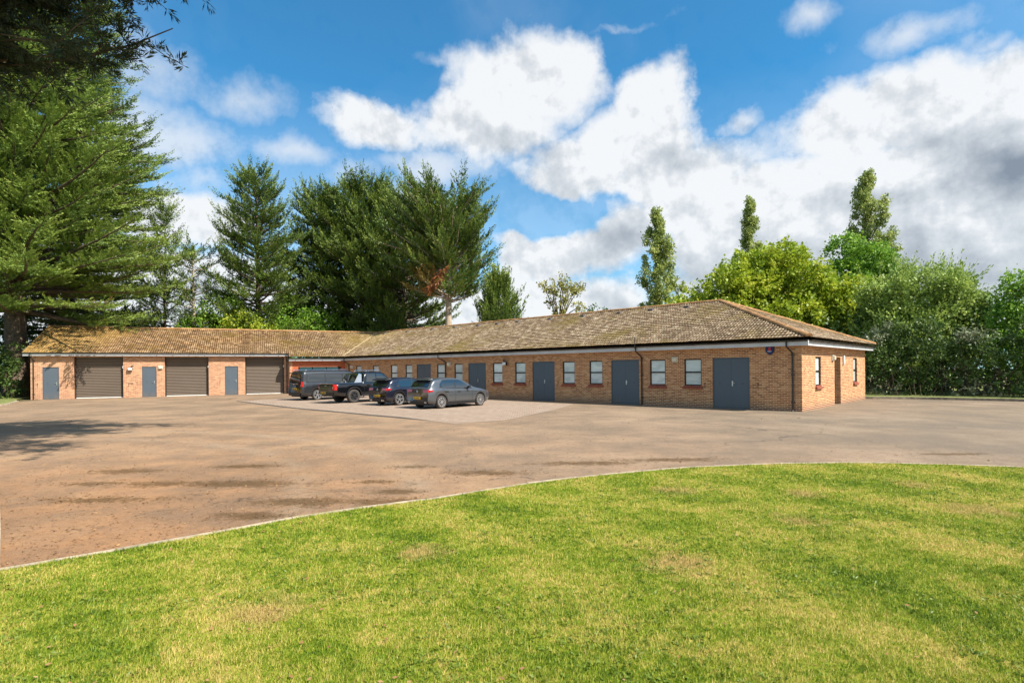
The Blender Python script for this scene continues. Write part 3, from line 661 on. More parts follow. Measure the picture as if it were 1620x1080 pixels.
# roof slopes with real tile relief
RIDGE_D = []
def slope(P, amin, amax, dmax, arange, name='roof', tw=.15 / S, course=.305 / S, seed=0):
    """P(a, d, h): point at a along the eaves, plan distance d below the ridge, lifted h off the slope"""
    cs = math.sqrt(1 + TP * TP); dc = course / cs
    nr = int(math.ceil(dmax / dc)); da = tw / 4
    n = int((arange[1] - arange[0]) / da) + 2
    a = arange[0] + np.arange(n) * da
    r = np.random.default_rng(seed)
    rows = []
    tile = np.floor(a / (tw * 2)).astype(int); tile -= tile.min()
    for k in range(nr):
        # courses counted from the eaves up so that their noses line up on neighbouring slopes
        d1 = dmax - (nr - 1 - k) * dc; d0 = max(d1 - dc, 0.0)
        j = (r.random(tile.max() + 2) - .5) * .010; jt = j[tile]
        jx = (r.random(tile.max() + 2) - .5) * .012; jn = jx[tile]
        wave = (0.5 + 0.5 * np.cos(2 * PI * a / tw)) ** 1.3 * .020
        rows.append((np.full(n, d0), wave + .002, d0, d0)); rows.append((d1 + jn, wave + .030 + jt, d1, d1)); rows.append((d1 - .006 + jn, wave * .6 - .004, d1, d1))
    vs = np.zeros((len(rows), n, 3)); uv = np.zeros((len(rows), n, 2))
    for i, (d, h, dl, dk) in enumerate(rows):
        aa = np.clip(a, amin(dk), amax(dk))
        hh = h * .88
        vs[i] = P(aa, d, hh); uv[i, :, 0] = a * S; uv[i, :, 1] = dk * cs * S - (.01 if i % 3 == 1 else 0)
    m = len(rows)
    idx = (np.arange(m - 1)[:, None] * n + np.arange(n - 1)[None, :]).ravel()
    f = np.stack([idx, idx + 1, idx + n + 1, idx + n], 1)
    V0 = vs.reshape(-1, 3)
    # drop faces clipped away by a hip or valley
    ar = np.linalg.norm(np.cross(V0[f[:, 1]] - V0[f[:, 0]], V0[f[:, 3]] - V0[f[:, 0]]), axis=1) + np.linalg.norm(np.cross(V0[f[:, 1]] - V0[f[:, 2]], V0[f[:, 3]] - V0[f[:, 2]]), axis=1)
    f = f[ar > 1e-7]
    me = bpy.data.meshes.new(name); me.from_pydata([tuple(p) for p in V0], [], f.tolist()); me.update()
    ul = me.uv_layers.new(name='UVMap'); li = np.array([l for l in f.ravel()]); ul.data.foreach_set('uv', uv.reshape(-1, 2)[li].astype(np.float32).ravel())
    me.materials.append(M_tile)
    return link(name, me, bld, C0)
def PF(org, A, B):
    org = np.array(org); A = np.array(A); B = np.array(B)
    def P(a, d, h):
        a = np.asarray(a); d = np.broadcast_to(d, a.shape); h = np.broadcast_to(h, a.shape)
        nrm = 1 / math.sqrt(1 + TP * TP)
        out = org[None, :] + S * (a[:, None] * A[None, :] + (d + h * TP * nrm)[:, None] * B[None, :])
        out[:, 2] += S * (ZR - TP * d + h * nrm)
        return out
    return P
DE, DG = HW + OV + .07, HG + OV + .07
def zero(v): return lambda d: v
RW = WF(0, -HW, 0); RG = GF(0, -HG, 0)
slope(PF(RW, U, NN), lambda d: HW - d, lambda d: sR - kS * d, DE, (HW - DE - .01, sR + .2), seed=1)
slope(PF(RW, U, -NN), lambda d: HW - d, lambda d: sR + kS * d, DE, (HW - DE - .01, sR + kS * DE + .2), seed=2)
slope(PF(EF(HW, -HW, 0), V, -U), lambda d: -d, lambda d: d, DE, (-DE, DE), seed=3)
slope(PF(RG, GD, GN), zero(-.32), zero(15.05), DG, (-.32, 15.2), seed=4)
slope(PF(RG, GD, GN), zero(15.05), lambda d: tR - kT * d, DE, (15.05, tR + .2), seed=5)
slope(PF(RG, GD, -GN), zero(-.32), lambda d: tR + kT * d, DG, (-.32, tR + kT * DG + .2), seed=6)
# ridge and hip tiles: overlapping half rounds bedded in mortar
def ridge(p0, p1, name='ridge_tiles', r=.125, mat=None):
    b = MB(); p0 = Vector(p0); p1 = Vector(p1); L = (p1 - p0).length; d = (p1 - p0).normalized()
    side = d.cross(Z3).normalized(); up = side.cross(d).normalized(); k = 0; x = 0.0; st = .45; n = 8
    rr = random.Random(5)
    while x < L - .05:
        x1 = min(x + st + .02, L); j = rr.uniform(-.006, .008)
        for i in range(n):
            t0, t1 = PI * i / n, PI * (i + 1) / n
            q = []
            for t, xx, ra in ((t0, x, r), (t0, x1, r + .012), (t1, x1, r + .012), (t1, x, r)):
                q.append(p0 + d * xx + side * (math.cos(t) * ra * 1.1) + up * (math.sin(t) * ra * .85 - .045 + j))
            b.quad(q)
        for xx, ra in ((x1, r + .012),):
            b.quad([p0 + d * xx + side * (math.cos(PI * i / n) * ra * 1.1) + up * (math.sin(PI * i / n) * ra * .85 - .045 + j) for i in range(n + 1)])
        x += st
    return part(b, name, mat or M_ridge)
apex = WF(HW, -HW, ZR + .03); rj = WF(sR, -HW, ZR + .03)
ridge(rj, apex); ridge(GF(-.32, -HG, ZR + .03), rj)
ridge(apex, WF(-OV - .05, OV + .05, ZR - TP * (DE - .02) + .05)); ridge(apex, EF(2 * HW + OV + .05, OV + .05, ZR - TP * (DE - .02) + .05))
b = MB(); v0 = WF(sR - kS * .2, -HW + .2, ZR - TP * .2 + .035); v1 = WF(sR - kS * (DE - .1), -HW + DE - .1, ZR - TP * (DE - .1) + .035)
b.tube([v0, v1], .05, 6); part(b, 'valley_mortar', M_mortarv)
# roof vents just below the ridge
for s in (6.6, 8.65, 10.6, 13.1, 15.6, 18.3, 20.2, 22.1, 24.6, 27.2, 30.4, 33.6):
    d = .62 if s != 6.6 else .66; b = MB()
    def F(a, e, h): return WF(s + a, -HW + d + e, ZR - TP * (d + e) + h)
    b.hexa([F(-.13, -.16, .02), F(.13, -.16, .02), F(.13, .10, .02), F(-.13, .10, .02), F(-.11, -.13, .055), F(.11, -.13, .055), F(.11, .10, .115), F(-.11, .10, .115)])
    part(b, 'roof_vent', M_lead)
# downpipes
def downpipe(F, a, zt, top_a=None, ov=OV, zc=None):
    ta = a if top_a is None else top_a
    b = MB(); r = .034
    b.tube([F(ta, ov + .055, zt + .16), F(ta, ov + .055, zt - .02), F(a, .10, zt - .24), F(a, .05, zt - .30), F(a, .05, 0.06), F(a, .12, 0.0)], r, 10)
    for z in (zt - .32, 1.35, .35):
        b.tube([F(a, .05, z - .03), F(a, .05, z + .03)], r + .009, 10)
        b.boxF(F, a - .07, a + .07, .002, .02, z - .018, z + .018)
    part(b, 'downpipe', M_gutter)
downpipe(WF, .30, WZ, .42); downpipe(WF, 6.56, WZ, 6.68); downpipe(WF, 20.15, WZ, 20.5); downpipe(WF, 31.5, WZ, 31.68)
downpipe(GF, .16, GZ, .06); downpipe(GF, 14.95, GZ, 14.9)
# small vent pipe rising through the eaves by the second pair of doors
b = MB(); b.tube([WF(6.68, OV + .12, WZ + .1), WF(6.68, OV + .12, WZ + .62)], .018, 8); part(b, 'vent_pipe', M_gutter)
# door hold-back hooks
for F, lst in ((WF, [1.55, 3.66, 8.36, 11.35, 13.28, 16.42, 18.30]), (GF, [.34, 5.62, 10.55])):
    for a in lst:
        b = MB(); b.tube([F(a, .0, 1.0), F(a, .035, 1.0)], .022, 8); b.tube([F(a, .03, .99), F(a + .01, .03, .80)], .008, 6); part(b, 'door_hook', M_gutter)
# hose hanger and tap marks by the garage
b = MB(); b.tube([GF(5.15, .03, .95), GF(5.38, .03, .95)], .013, 6); b.tube([GF(5.16, .03, .95), GF(5.12, .03, .72)], .009, 6); b.tube([GF(5.38, .0, .95), GF(5.38, .06, .95), GF(5.38, .06, .90)], .015, 6)
part(b, 'wall_tap', M_gutter)

# ---- things fixed to the walls
def bulkhead(F, a, z, label, wd=.26, hd=.22):
    loc = F(a, 0, z); e = empty('wall_lamp', loc); tag(e, label, 'lamp', 'square bulkhead lamps on the walls')
    def L_(b, nm, m, sm=False): return b.build(nm, m, e, sm, inv=loc)
    b = MB(); b.boxF(F, a - wd / 2, a + wd / 2, .002, .045, z - hd / 2, z + hd / 2); L_(b, 'lamp_base', M_white)
    b = MB(); x0, x1, z0, z1 = a - wd / 2 + .012, a + wd / 2 - .012, z - hd / 2 + .012, z + hd / 2 - .012
    b.hexa([F(x0, .045, z0), F(x1, .045, z0), F(x1 - .025, .115, z0 + .025), F(x0 + .025, .115, z0 + .025), F(x0, .045, z1), F(x1, .045, z1), F(x1 - .025, .115, z1 - .025), F(x0 + .025, .115, z1 - .025)])
    L_(b, 'lamp_cover', M_cream)
    return e
bulkhead(WF, 4.98, 1.99, 'cream square wall lamp between the two windows nearest the right end door')
bulkhead(WF, 19.84, 1.99, 'cream square wall lamp above the grey hatchback beside a dark downpipe')
bulkhead(WF, 31.15, 1.93, 'round-cornered cream wall lamp above the black pickup truck roof')
bulkhead(GF, 6.96, 1.99, 'cream wall lamp at the top right of the middle blue-grey garage door')
bulkhead(EF, 4.20, 2.00, 'cream box lamp beside the doorway on the sunlit end wall', .30)
# slim white intercom strip on the end wall
loc = EF(5.95, 0, 1.92); b = MB(); b.boxF(EF, 5.86, 6.0, .002, .07, 1.71, 2.12); b.boxF(EF, 5.875, 5.985, .07, .078, 1.74, 1.9)
tag(b.build('junction_box', M_white, None), 'tall narrow cream box fixed right of the doorway on the end wall', 'box')
def floodlight(F, a, z, label):
    loc = F(a, 0, z); e = empty('security_light', loc); tag(e, label, 'floodlight', 'security lights with sensors')
    b = MB(); b.boxF(F, a - .13, a + .13, .08, .20, z - .13, z + .05); b.boxF(F, a - .04, a + .04, .002, .09, z - .06, z + .04); b.build('lamp_housing', M_gutter, e, inv=loc)
    b = MB(); b.hexa([F(a - .12, .19, z - .12), F(a + .12, .19, z - .12), F(a + .12, .215, z - .12), F(a - .12, .215, z - .12), F(a - .12, .202, z + .03), F(a + .12, .202, z + .03), F(a + .12, .21, z + .03), F(a - .12, .21, z + .03)]); b.build('lamp_glass', M_white, e, inv=loc)
    b = MB(); b.tube([F(a + .02, .07, z + .05), F(a + .12, .10, z + .14)], .03, 8); b.tube([F(a + .12, .10, z + .11), F(a + .12, .10, z + .19)], .045, 10); b.build('sensor', M_gutter, e, inv=loc)
floodlight(WF, 14.98, 2.0, 'white and black security floodlight between two windows of the long wing')
floodlight(GF, 5.26, 1.95, 'dark security floodlight on the brick pier left of the middle garage door')
# alarm box: navy shield, red figure, white lettering band
loc = WF(1.10, 0, 2.28); ab = empty('alarm_box', loc); tag(ab, 'navy shield-shaped alarm box with a red emblem under the eaves', 'alarm box')
sh = [(-.155, .155), (.155, .155), (.165, .03), (.14, -.07), (.085, -.145), (0, -.185), (-.085, -.145), (-.14, -.07), (-.165, .03)]
b = MB(); f0 = [WF(1.10 + x, .003, 2.28 + z) for x, z in sh]; f1 = [WF(1.10 + x * .93, .07, 2.28 + z * .93) for x, z in sh]
b.quad(f1)
for k in range(len(sh)): b.quad([f0[k], f0[(k + 1) % 9], f1[(k + 1) % 9], f1[k]])
b.build('casing', M_navy, ab, inv=loc)
b = MB(); cx = 1.10
bell = [(-.012, .115), (.012, .115), (.035, .09), (.042, .02), (.052, -.02), (-.052, -.02), (-.042, .02), (-.035, .09)]
b.quad([WF(cx + x, .074, 2.28 + z) for x, z in bell]); b.build('emblem', M_redp, ab, inv=loc)
b = MB()
for k in range(5): x = -.065 + k * .029; b.boxF(WF, cx + x, cx + x + .019, .072, .0745, 2.215, 2.248)
b.build('lettering', M_white, ab, inv=loc)
# ------------------------------------------------------------------ cars
def paint(name, col, metal=0.5, rough=0.32):
    m, g = new_mat(name); o = g.obj()
    z = g.sep(o)[2]; nz = g.noise(o, 6.0, 4.0, 0.6)
    dust = g.m('MULTIPLY', g.mr(z, 0.55, 0.12, 0.0, 0.35), g.mr(nz, 0.3, 0.7))
    c = g.mix(dust, col, (0.16, 0.12, 0.085))
    g.out(c, g.mr(dust, 0.0, 0.5, rough, 0.7), metal, 0.5, coat=0.8); return m
P_grey = paint('metallic_grey_paint', (0.105, 0.115, 0.125), 0.55)
P_black = paint('black_car_paint', (0.004, 0.0045, 0.006), 0.0, 0.22)
P_navy = paint('blue_black_car_paint', (0.014, 0.016, 0.030), 0.3, 0.25)
P_van = paint('dark_grey_van_paint', (0.030, 0.033, 0.038), 0.4)
M_trim = plain('black_car_trim', (0.016, 0.016, 0.017), 0.5)
M_tail = plain('red_tail_lens', (0.50, 0.012, 0.012), 0.12, coat=1.0, var=0.3, nscale=14)
M_tailw = plain('pale_lamp_lens', (0.75, 0.6, 0.55), 0.15, coat=1.0)
M_alloy = plain('silver_alloy', (0.60, 0.60, 0.61), 0.28, 0.75)
M_alloyd = plain('dark_alloy', (0.06, 0.06, 0.065), 0.35, 0.5)
M_chrome = plain('chrome', (0.75, 0.75, 0.76), 0.12, 1.0)
M_plate = plain('yellow_number_plate', (0.78, 0.46, 0.03), 0.4)
M_tyre = plain('dusty_tyre', (0.055, 0.048, 0.042), 0.85, nscale=20, var=0.4)
def interp(pts, x):
    return float(np.interp(x, [p[0] for p in pts], [p[1] for p in pts]))
def sm(pts, x):                      # rounded profile
    return sum(interp(pts, x + k * .03) for k in (-2, -1, 0, 1, 2)) / 5
def make_car(name, label, cat, loc, heading, c):
    root = empty(name, loc, R(90) - heading); tag(root, label, cat, 'vehicles parked on the block paving')
    W, x0, x1, r, wb = c['W'], c['x0'], c['x1'], c['r'], c['wb']; sill = c['sill']; arch = r + c.get('arch', .065)
    top = lambda x: max(sm(c['top'], x), belt(x))
    belt = lambda x: sm(c['belt'], x)
    tum = c.get('tum', .30)
    def plan(x):
        e0 = max(0, 1 - (x - x0) / c.get('rr', .45)); e1 = max(0, 1 - (x1 - x) / .75)
        return 1 - .10 * e0 ** 2.2 - .24 * e1 ** 2.4
    def low(x, s=0):
        z = sill + .14 * max(0, 1 - (x1 - x) / .5) ** 2 + .08 * max(0, 1 - (x - x0) / .6)
        for xc in (0, wb):
            if abs(x - xc) < arch: z = max(z, r + math.sqrt(arch ** 2 - (x - xc) ** 2))
        return z
    def lean(z): return interp(c['rear'], z)            # x shift of the rear face with height
    def nose(z): return interp(c.get('nose', [(.2, -.10), (.45, 0), (.75, -.03), (1.0, -.12)]), z)
    def gh(x, z):                                       # half width of the glasshouse at height z
        Wp = W * plan(x); b = belt(x)
        return Wp - .045 - tum * max(0, z - b) - .05 * max(0, (z - b)) ** 2
    def ring(x):
        Wp = W * plan(x); b = belt(x); t = top(x); lo = low(x); h = t - b
        P = [(Wp - .14, lo), (Wp - .035, lo + .01), (Wp - .012, lo + .30 * (b - lo)), (Wp, lo + .58 * (b - lo)), (Wp - .012, b - .07), (Wp - .045, b)]
        k = min(1, h / .25)
        for tt in (.33, .66, .88): z = b + (h - .02) * tt; P.append((gh(x, z) - .05 * (1 - k) * tt * 2, z))
        yt = gh(x, t) - .05 * (1 - k) * 2
        P += [(yt - .05, t - .012), (yt - .14, t + .002), (yt * .5, t + .016), (0, t + .022)]
        out = []
        for y, z in P:
            xx = x + lean(z) * math.exp(-(x - x0) / .22) + nose(z) * math.exp(-(x1 - x) / .25)
            out.append((xx, y, z))
        return out
    xs = sorted(set([x0, x0 + .02, x0 + .05] + [round(x0 + .08 + k * .045, 4) for k in range(int((x1 - x0 - .16) / .045))] + [x1 - .05, x1 - .02, x1]))
    rings = [ring(x) for x in xs]
    b = MB(); nr = len(rings[0]); full = []
    for rg in rings: full.append([(p[0], -p[1], p[2]) for p in rg] + [(p[0], p[1], p[2]) for p in reversed(rg[:-1])])
    m = len(full[0])
    for rg in full: b.v += rg
    for i in range(len(full) - 1):
        for j in range(m - 1):
            b.f.append([i * m + j, i * m + j + 1, (i + 1) * m + j + 1, (i + 1) * m + j]); b.m.append(0); b.uv += [(0, 0)] * 4
    for i in (0, len(full) - 1): b.f.append([i * m + j for j in range(m)]); b.m.append(0); b.uv += [(0, 0)] * m
    body = b.build('body', c['paint'], root, True)
    # dark underbody and wheel housings
    b = MB(); b.box(x0 + .15, x1 - .35, -W + .20, W - .20, sill - .02, .52); b.build('underbody', M_trim, root)
    # glass: side windows as thin panes following the tumblehome
    def side_poly(pts, mat, nm, parent, lift=.008, y_of=None):
        for sg in (-1, 1):
            bb = MB(); f = y_of or gh
            bb.quad([(x, sg * (f(x, z) + lift), z) for x, z in pts]); e = [(x, sg * (f(x, z) - .01), z) for x, z in pts]
            o_ = [(x, sg * (f(x, z) + lift), z) for x, z in pts]
            for k in range(len(pts)): bb.quad([o_[k], o_[(k + 1) % len(pts)], e[(k + 1) % len(pts)], e[k]])
            bb.build(nm, mat, parent)
    def densify(pts, st=.12):
        o_ = []
        for k in range(len(pts)):
            a, d = pts[k], pts[(k + 1) % len(pts)]; n = max(1, int(math.hypot(a[0] - d[0], a[1] - d[1]) / st))
            o_ += [(a[0] + (d[0] - a[0]) * i / n, a[1] + (d[1] - a[1]) * i / n) for i in range(n)]
        return o_
    def strip_side(pts, nm, mat, lift=.008):
        # pane as vertical strips so that it hugs the curved flank
        xsn = np.linspace(min(p[0] for p in pts), max(p[0] for p in pts), 9)
        def zr(x):
            zs = []
            for k in range(len(pts)):
                a, d = pts[k], pts[(k + 1) % len(pts)]
                if min(a[0], d[0]) - 1e-6 <= x <= max(a[0], d[0]) + 1e-6:
                    if abs(a[0] - d[0]) < 1e-6: zs += [a[1], d[1]]
                    else: zs.append(a[1] + (d[1] - a[1]) * (x - a[0]) / (d[0] - a[0]))
            return min(zs), max(zs)
        for sg in (-1, 1):
            bb = MB()
            for i in range(8):
                xa, xb = xsn[i], xsn[i + 1]; za0, za1 = zr(xa); zb0, zb1 = zr(xb)
                for q in range(3):
                    f0, f1 = q / 3, (q + 1) / 3
                    q_ = []
                    for x, z in ((xa, za0 + (za1 - za0) * f0), (xb, zb0 + (zb1 - zb0) * f0), (xb, zb0 + (zb1 - zb0) * f1), (xa, za0 + (za1 - za0) * f1)):
                        q_.append((x, sg * (gh(x, z) + lift), z))
                    bb.quad(q_)
            bb.build(nm, mat, root, True)
    for pts in c['side']: strip_side(pts, 'side_window', M_glass)
    if c.get('dlo'): strip_side(c['dlo'], 'window_surround', M_trim, .004)
    def top_patch(xa, xb, fy, nm, mat, lift=.012, n=8):
        bb = MB(); X = np.linspace(xa, xb, n + 1)
        for i in range(n):
            for j in range(8):
                q = []
                for x, jj in ((X[i], j), (X[i + 1], j), (X[i + 1], j + 1), (X[i], j + 1)):
                    t = top(x); yt = (gh(x, t) - .06) * fy; y = -yt + 2 * yt * jj / 8
                    sl = (top(x + .02) - top(x - .02)) / .04; nx = -sl / math.hypot(1, sl); nz = 1 / math.hypot(1, sl)
                    cam_ = .022 - .02 * (abs(y) / max(yt, .1)) ** 2
                    xx = x + lean(t) * math.exp(-(x - x0) / .22)
                    q.append((xx + nx * lift, y, t + cam_ + nz * lift))
                bb.quad(q)
        return bb.build(nm, mat, root, True)
    top_patch(*c['screen'], .93, 'windscreen', M_glass)
    if c.get('rearwin'): top_patch(*c['rearwin'], .88, 'rear_window', M_glass)
    # rear face helper: x of the rear skin at height z
    def rx(z): return x0 + lean(z)
    def rear_panel(y0, y1, z0, z1, nm, mat, d=.015, parent=root):
        bb = MB(); n = 4
        for i in range(n):
            za, zb_ = z0 + (z1 - z0) * i / n, z0 + (z1 - z0) * (i + 1) / n
            bb.quad([(rx(za) - d, y0, za), (rx(za) - d, y1, za), (rx(zb_) - d, y1, zb_), (rx(zb_) - d, y0, zb_)])
        for z in (z0, z1): bb.quad([(rx(z) - d, y0, z), (rx(z) - d, y1, z), (rx(z) + .02, y1, z), (rx(z) + .02, y0, z)])
        for y in (y0, y1): bb.quad([(rx(z0) - d, y, z0), (rx(z1) - d, y, z1), (rx(z1) + .02, y, z1), (rx(z0) + .02, y, z0)])
        return bb.build(nm, mat, parent)
    if c.get('vanrear'): rear_panel(-c['vanrear'][0], c['vanrear'][0], c['vanrear'][1], c['vanrear'][2], 'rear_window', M_glass)
    # tail lamps wrapping the corner
    yi, zl, zh, xw = c['lamp']; yc = W * plan(x0) - .03
    for sg in (-1, 1):
        bb = MB(); d = .018
        a = [(rx(zl) - d, sg * yi, zl + c.get('lskew', 0)), (rx(zl) - d, sg * yc, zl), (rx(zh) - d, sg * yc, zh), (rx(zh) - d, sg * yi, zh)]
        xe = x0 + xw
        def sy(x): return W * plan(x) - .0 + .012
        bb.quad(a)
        pr = (a[1], a[2])
        for k in range(1, 5):
            x = x0 + xw * k / 4; f = c.get('ltaper', .3) * k / 4 * (zh - zl)
            p = ((x, sg * sy(x), zl + f * .5), (x, sg * sy(x), zh - f * .5))
            bb.quad([pr[0], p[0], p[1], pr[1]]); pr = p
        lm = bb.build('tail_light', M_tail, root)
        if c.get('lwhite'):
            z0_, z1_ = c['lwhite']; b2 = MB(); b2.quad([(rx(z0_) - d - .006, sg * (yi + .03), z0_), (rx(z0_) - d - .006, sg * (yc - .01), z0_), (rx(z1_) - d - .006, sg * (yc - .01), z1_), (rx(z1_) - d - .006, sg * (yi + .03), z1_)]); b2.build('reversing_lens', M_tailw, lm)
    for sg in (-1, 1):
        bb = MB(); zf = c['hz']; xf = x1
        bb.hexa([(xf - .30, sg * (W * .80), zf), (xf - .10, sg * (W * .45), zf), (xf + .015, sg * (W * .45), zf), (xf - .08, sg * (W * .78), zf), (xf - .30, sg * (W * .80), zf + .13), (xf - .15, sg * (W * .45), zf + .10), (xf - .03, sg * (W * .45), zf + .10), (xf - .12, sg * (W * .78), zf + .12)])
        bb.build('headlight', M_tailw, root)
    # plate with indistinct characters
    pz, py = c['plate']; pl = rear_panel(py - .26, py + .26, pz - .055, pz + .055, 'number_plate', M_plate, .03)
    bb = MB()
    for k, (a, h) in enumerate(((-.20, 1), (-.135, .9), (-.08, 1), (-.02, 1), (.065, 1), (.125, .9), (.185, 1))):
        for dy, dzz, ww, hh in ((0, 0, .012, .062), (.026, 0, .012, .062), (.013, .025 if k % 2 else -.025, .034, .011), (.013, .0, .034, .010) if k % 3 else (.013, .025, .034, .010)):
            bb.box(rx(pz) - .034, rx(pz) - .031, py + a + dy - ww / 2, py + a + dy + ww / 2, pz + dzz - hh / 2, pz + dzz + hh / 2)
    bb.build('plate_characters', M_trim, pl)
    # panel gaps, handles, mirrors
    def ylow(x, z):
        lo, be = low(x), belt(x); Wp = W * plan(x)
        if z >= be: return gh(x, z)
        f = (z - lo) / (be - lo); return Wp - interp([(0, .03), (.3, .012), (.58, 0), (.9, .012), (1, .045)], f)
    bb = MB()
    for ln in c['lines']:
        for k in range(len(ln) - 1):
            (xa, za), (xb, zb_) = ln[k], ln[k + 1]; n = 6
            for i in range(n):
                p, q = (xa + (xb - xa) * i / n, za + (zb_ - za) * i / n), (xa + (xb - xa) * (i + 1) / n, za + (zb_ - za) * (i + 1) / n)
                hw = .006; vert = abs(zb_ - za) > abs(xb - xa); e = (hw, 0) if vert else (0, hw)
                for sg in (-1, 1):
                    bb.quad([(p[0] - e[0], sg * (ylow(*p) + .004), p[1] - e[1]), (q[0] - e[0], sg * (ylow(*q) + .004), q[1] - e[1]), (q[0] + e[0], sg * (ylow(*q) + .004), q[1] + e[1]), (p[0] + e[0], sg * (ylow(*p) + .004), p[1] + e[1])])
    bb.build('door_gaps', M_trim, body)
    for hx, hz in c['handles']:
        for sg in (-1, 1):
            bb = MB(); y = ylow(hx, hz); bb.box(hx - .10, hx + .10, sg * (y + .01) if sg > 0 else -(y + .04), (y + .04) if sg > 0 else -(y + .01), hz - .016, hz + .016); bb.build('door_handle', c.get('hmat', c['paint']), root)
    mx_, mz = c['mirror']
    for sg in (-1, 1):
        bb = MB(); y = gh(mx_, mz); bb.hexa([(mx_ - .05, sg * (y - .02), mz - .07), (mx_ + .07, sg * (y - .02), mz - .07), (mx_ + .05, sg * (y + .21), mz - .06), (mx_ - .06, sg * (y + .21), mz - .06), (mx_ - .05, sg * (y - .02), mz - .03), (mx_ + .07, sg * (y - .02), mz - .03), (mx_ + .05, sg * (y + .20), mz + .09), (mx_ - .06, sg * (y + .20), mz + .09)])
        bb.build('door_mirror', c.get('mmat', M_trim), root)
    # bumper trim and sills
    zb0, zb1 = c['bumper']; rear_panel(-W * .80, W * .80, zb0, zb1, 'rear_bumper', c.get('bmat', M_trim), .02)
    for sg in (-1, 1):
        bb = MB()
        X = np.linspace(arch + .02, wb - arch - .02, 7)
        for i in range(6):
            bb.quad([(X[i], sg * (W - .02), sill - .03), (X[i + 1], sg * (W - .02), sill - .03), (X[i + 1], sg * (W + .004), sill + .09), (X[i], sg * (W + .004), sill + .09)])
        bb.build('sill_trim', c.get('smat', M_trim), root)
    # wheels
    for xc in (0, wb):
        for sg in (-1, 1):
            wd = c.get('tw', .215); yo = W - .015
            T = lambda p, xc=xc, sg=sg: Vector((xc + p.x, sg * (yo - wd + p.y), r + p.z))
            bb = MB(); ri = r * c.get('rimf', .70)
            bb.lathe([(ri, .0), (r - .03, .0), (r - .006, .03), (r, .07), (r, wd - .07), (r - .008, wd - .028), (r - .035, wd - .004), (ri + .01, wd - .008), (ri, wd - .02), (ri - .012, wd - .07), (.03, wd - .075)], T, 36)
            wh = bb.build('wheel', M_tyre, root, True)
            bb = MB(); bb.lathe([(ri - .004, wd - .06), (ri - .002, wd - .012), (ri - .022, wd - .008), (ri - .03, wd - .06)], T, 36); bb.lathe([(.0, wd - .012), (.05, wd - .014), (.055, wd - .06)], T, 16)
            n = c['spokes']
            for k in range(n):
                for off in c.get('pair', (0,)):
                    th = 2 * PI * k / n + .2; tw_ = c.get('twist', .0)
                    def pt(rad, a, y): return T(Vector((rad * math.cos(a), y, rad * math.sin(a))))
                    ti, to = th + off * .35, th + off + tw_; wi, wo = c.get('sw', (.016, .024))
                    ai, ao = wi / .05, wo / ri
                    q = [pt(.045, ti - ai, wd - .045), pt(ri - .02, to - ao, wd - .045), pt(ri - .02, to + ao, wd - .045), pt(.045, ti + ai, wd - .045), pt(.045, ti - ai, wd - .016), pt(ri - .02, to - ao, wd - .012), pt(ri - .02, to + ao, wd - .012), pt(.045, ti + ai, wd - .016)]
                    bb.hexa(q)
            bb.build('rim', c.get('rim', M_alloy), wh)
            b3 = MB(); b3.lathe([(.0, wd - .066), (ri - .035, wd - .066)], T, 24); b3.build('brake_disc', M_blk, wh)
    return root, dict(rx=rx, gh=gh, top=top, belt=belt, ylow=ylow, plan=plan)
def boxpart(root, nm, mat, *boxes):
    b = MB()
    for q in boxes: b.box(*q)
    return b.build(nm, mat, root)

hatch = dict(W=.895, x0=-.80, x1=3.46, r=.315, wb=2.63, sill=.20, rr=.5,
    top=[(-.80, .93), (-.74, 1.00), (-.50, 1.31), (-.36, 1.40), (.1, 1.455), (.6, 1.47), (1.1, 1.445), (1.45, 1.38), (2.25, 1.0), (2.6, .93), (3.1, .84), (3.38, .72), (3.46, .62)],
    belt=[(-.80, .93), (0, .965), (1.0, .93), (2.1, .90), (2.6, .86), (3.1, .80), (3.38, .70), (3.46, .60)],
    rear=[(.2, .06), (.38, -.01), (.52, -.03), (.62, .0), (.80, .01), (.93, .03), (1.4, .08)],
    side=[[(.02, 1.0), (.86, .965), (.86, 1.37), (.10, 1.345), (-.10, 1.16)], [(.92, .962), (1.98, .945), (1.72, 1.13), (1.32, 1.335), (.92, 1.37)]],
    dlo=[(-.16, 1.0), (2.05, .93), (1.30, 1.375), (.3, 1.395), (.02, 1.36)],
    screen=(1.50, 2.20), rearwin=(-.70, -.47), lamp=(.40, .80, .93, .26), ltaper=.7, lskew=.02, plate=(.52, 0.0), hz=.60,
    lines=[[(.88, .28), (.88, .95)], [(2.02, .35), (2.02, .90)], [(.36, .62), (.05, .95)], [(.1, .80), (1.0, .79), (2.9, .76)]], handles=[(.32, .83), (1.12, .815)], mirror=(1.72, 1.0),
    bumper=(.22, .36), lwhite=None)
CG = dict(hatch, paint=P_grey, spokes=10, sw=(.010, .020), twist=.25, rimf=.72)
g1, k1 = make_car('parked_hatchback', 'mid grey metallic five-door hatchback, nearest car of the parked row', 'car', (-3.45 - .58, 26.56 + .60, 0), R(41.5), CG)
CD = dict(hatch, paint=P_navy, spokes=5, pair=(-.14, .14), sw=(.009, .013), rimf=.76, r=.322)
g2, k2 = make_car('parked_hatchback', 'blue-black hatchback with roof spoiler parked between pickup and grey hatchback', 'car', (-6.02 - .60, 29.34 + .60, 0), R(42), CD)
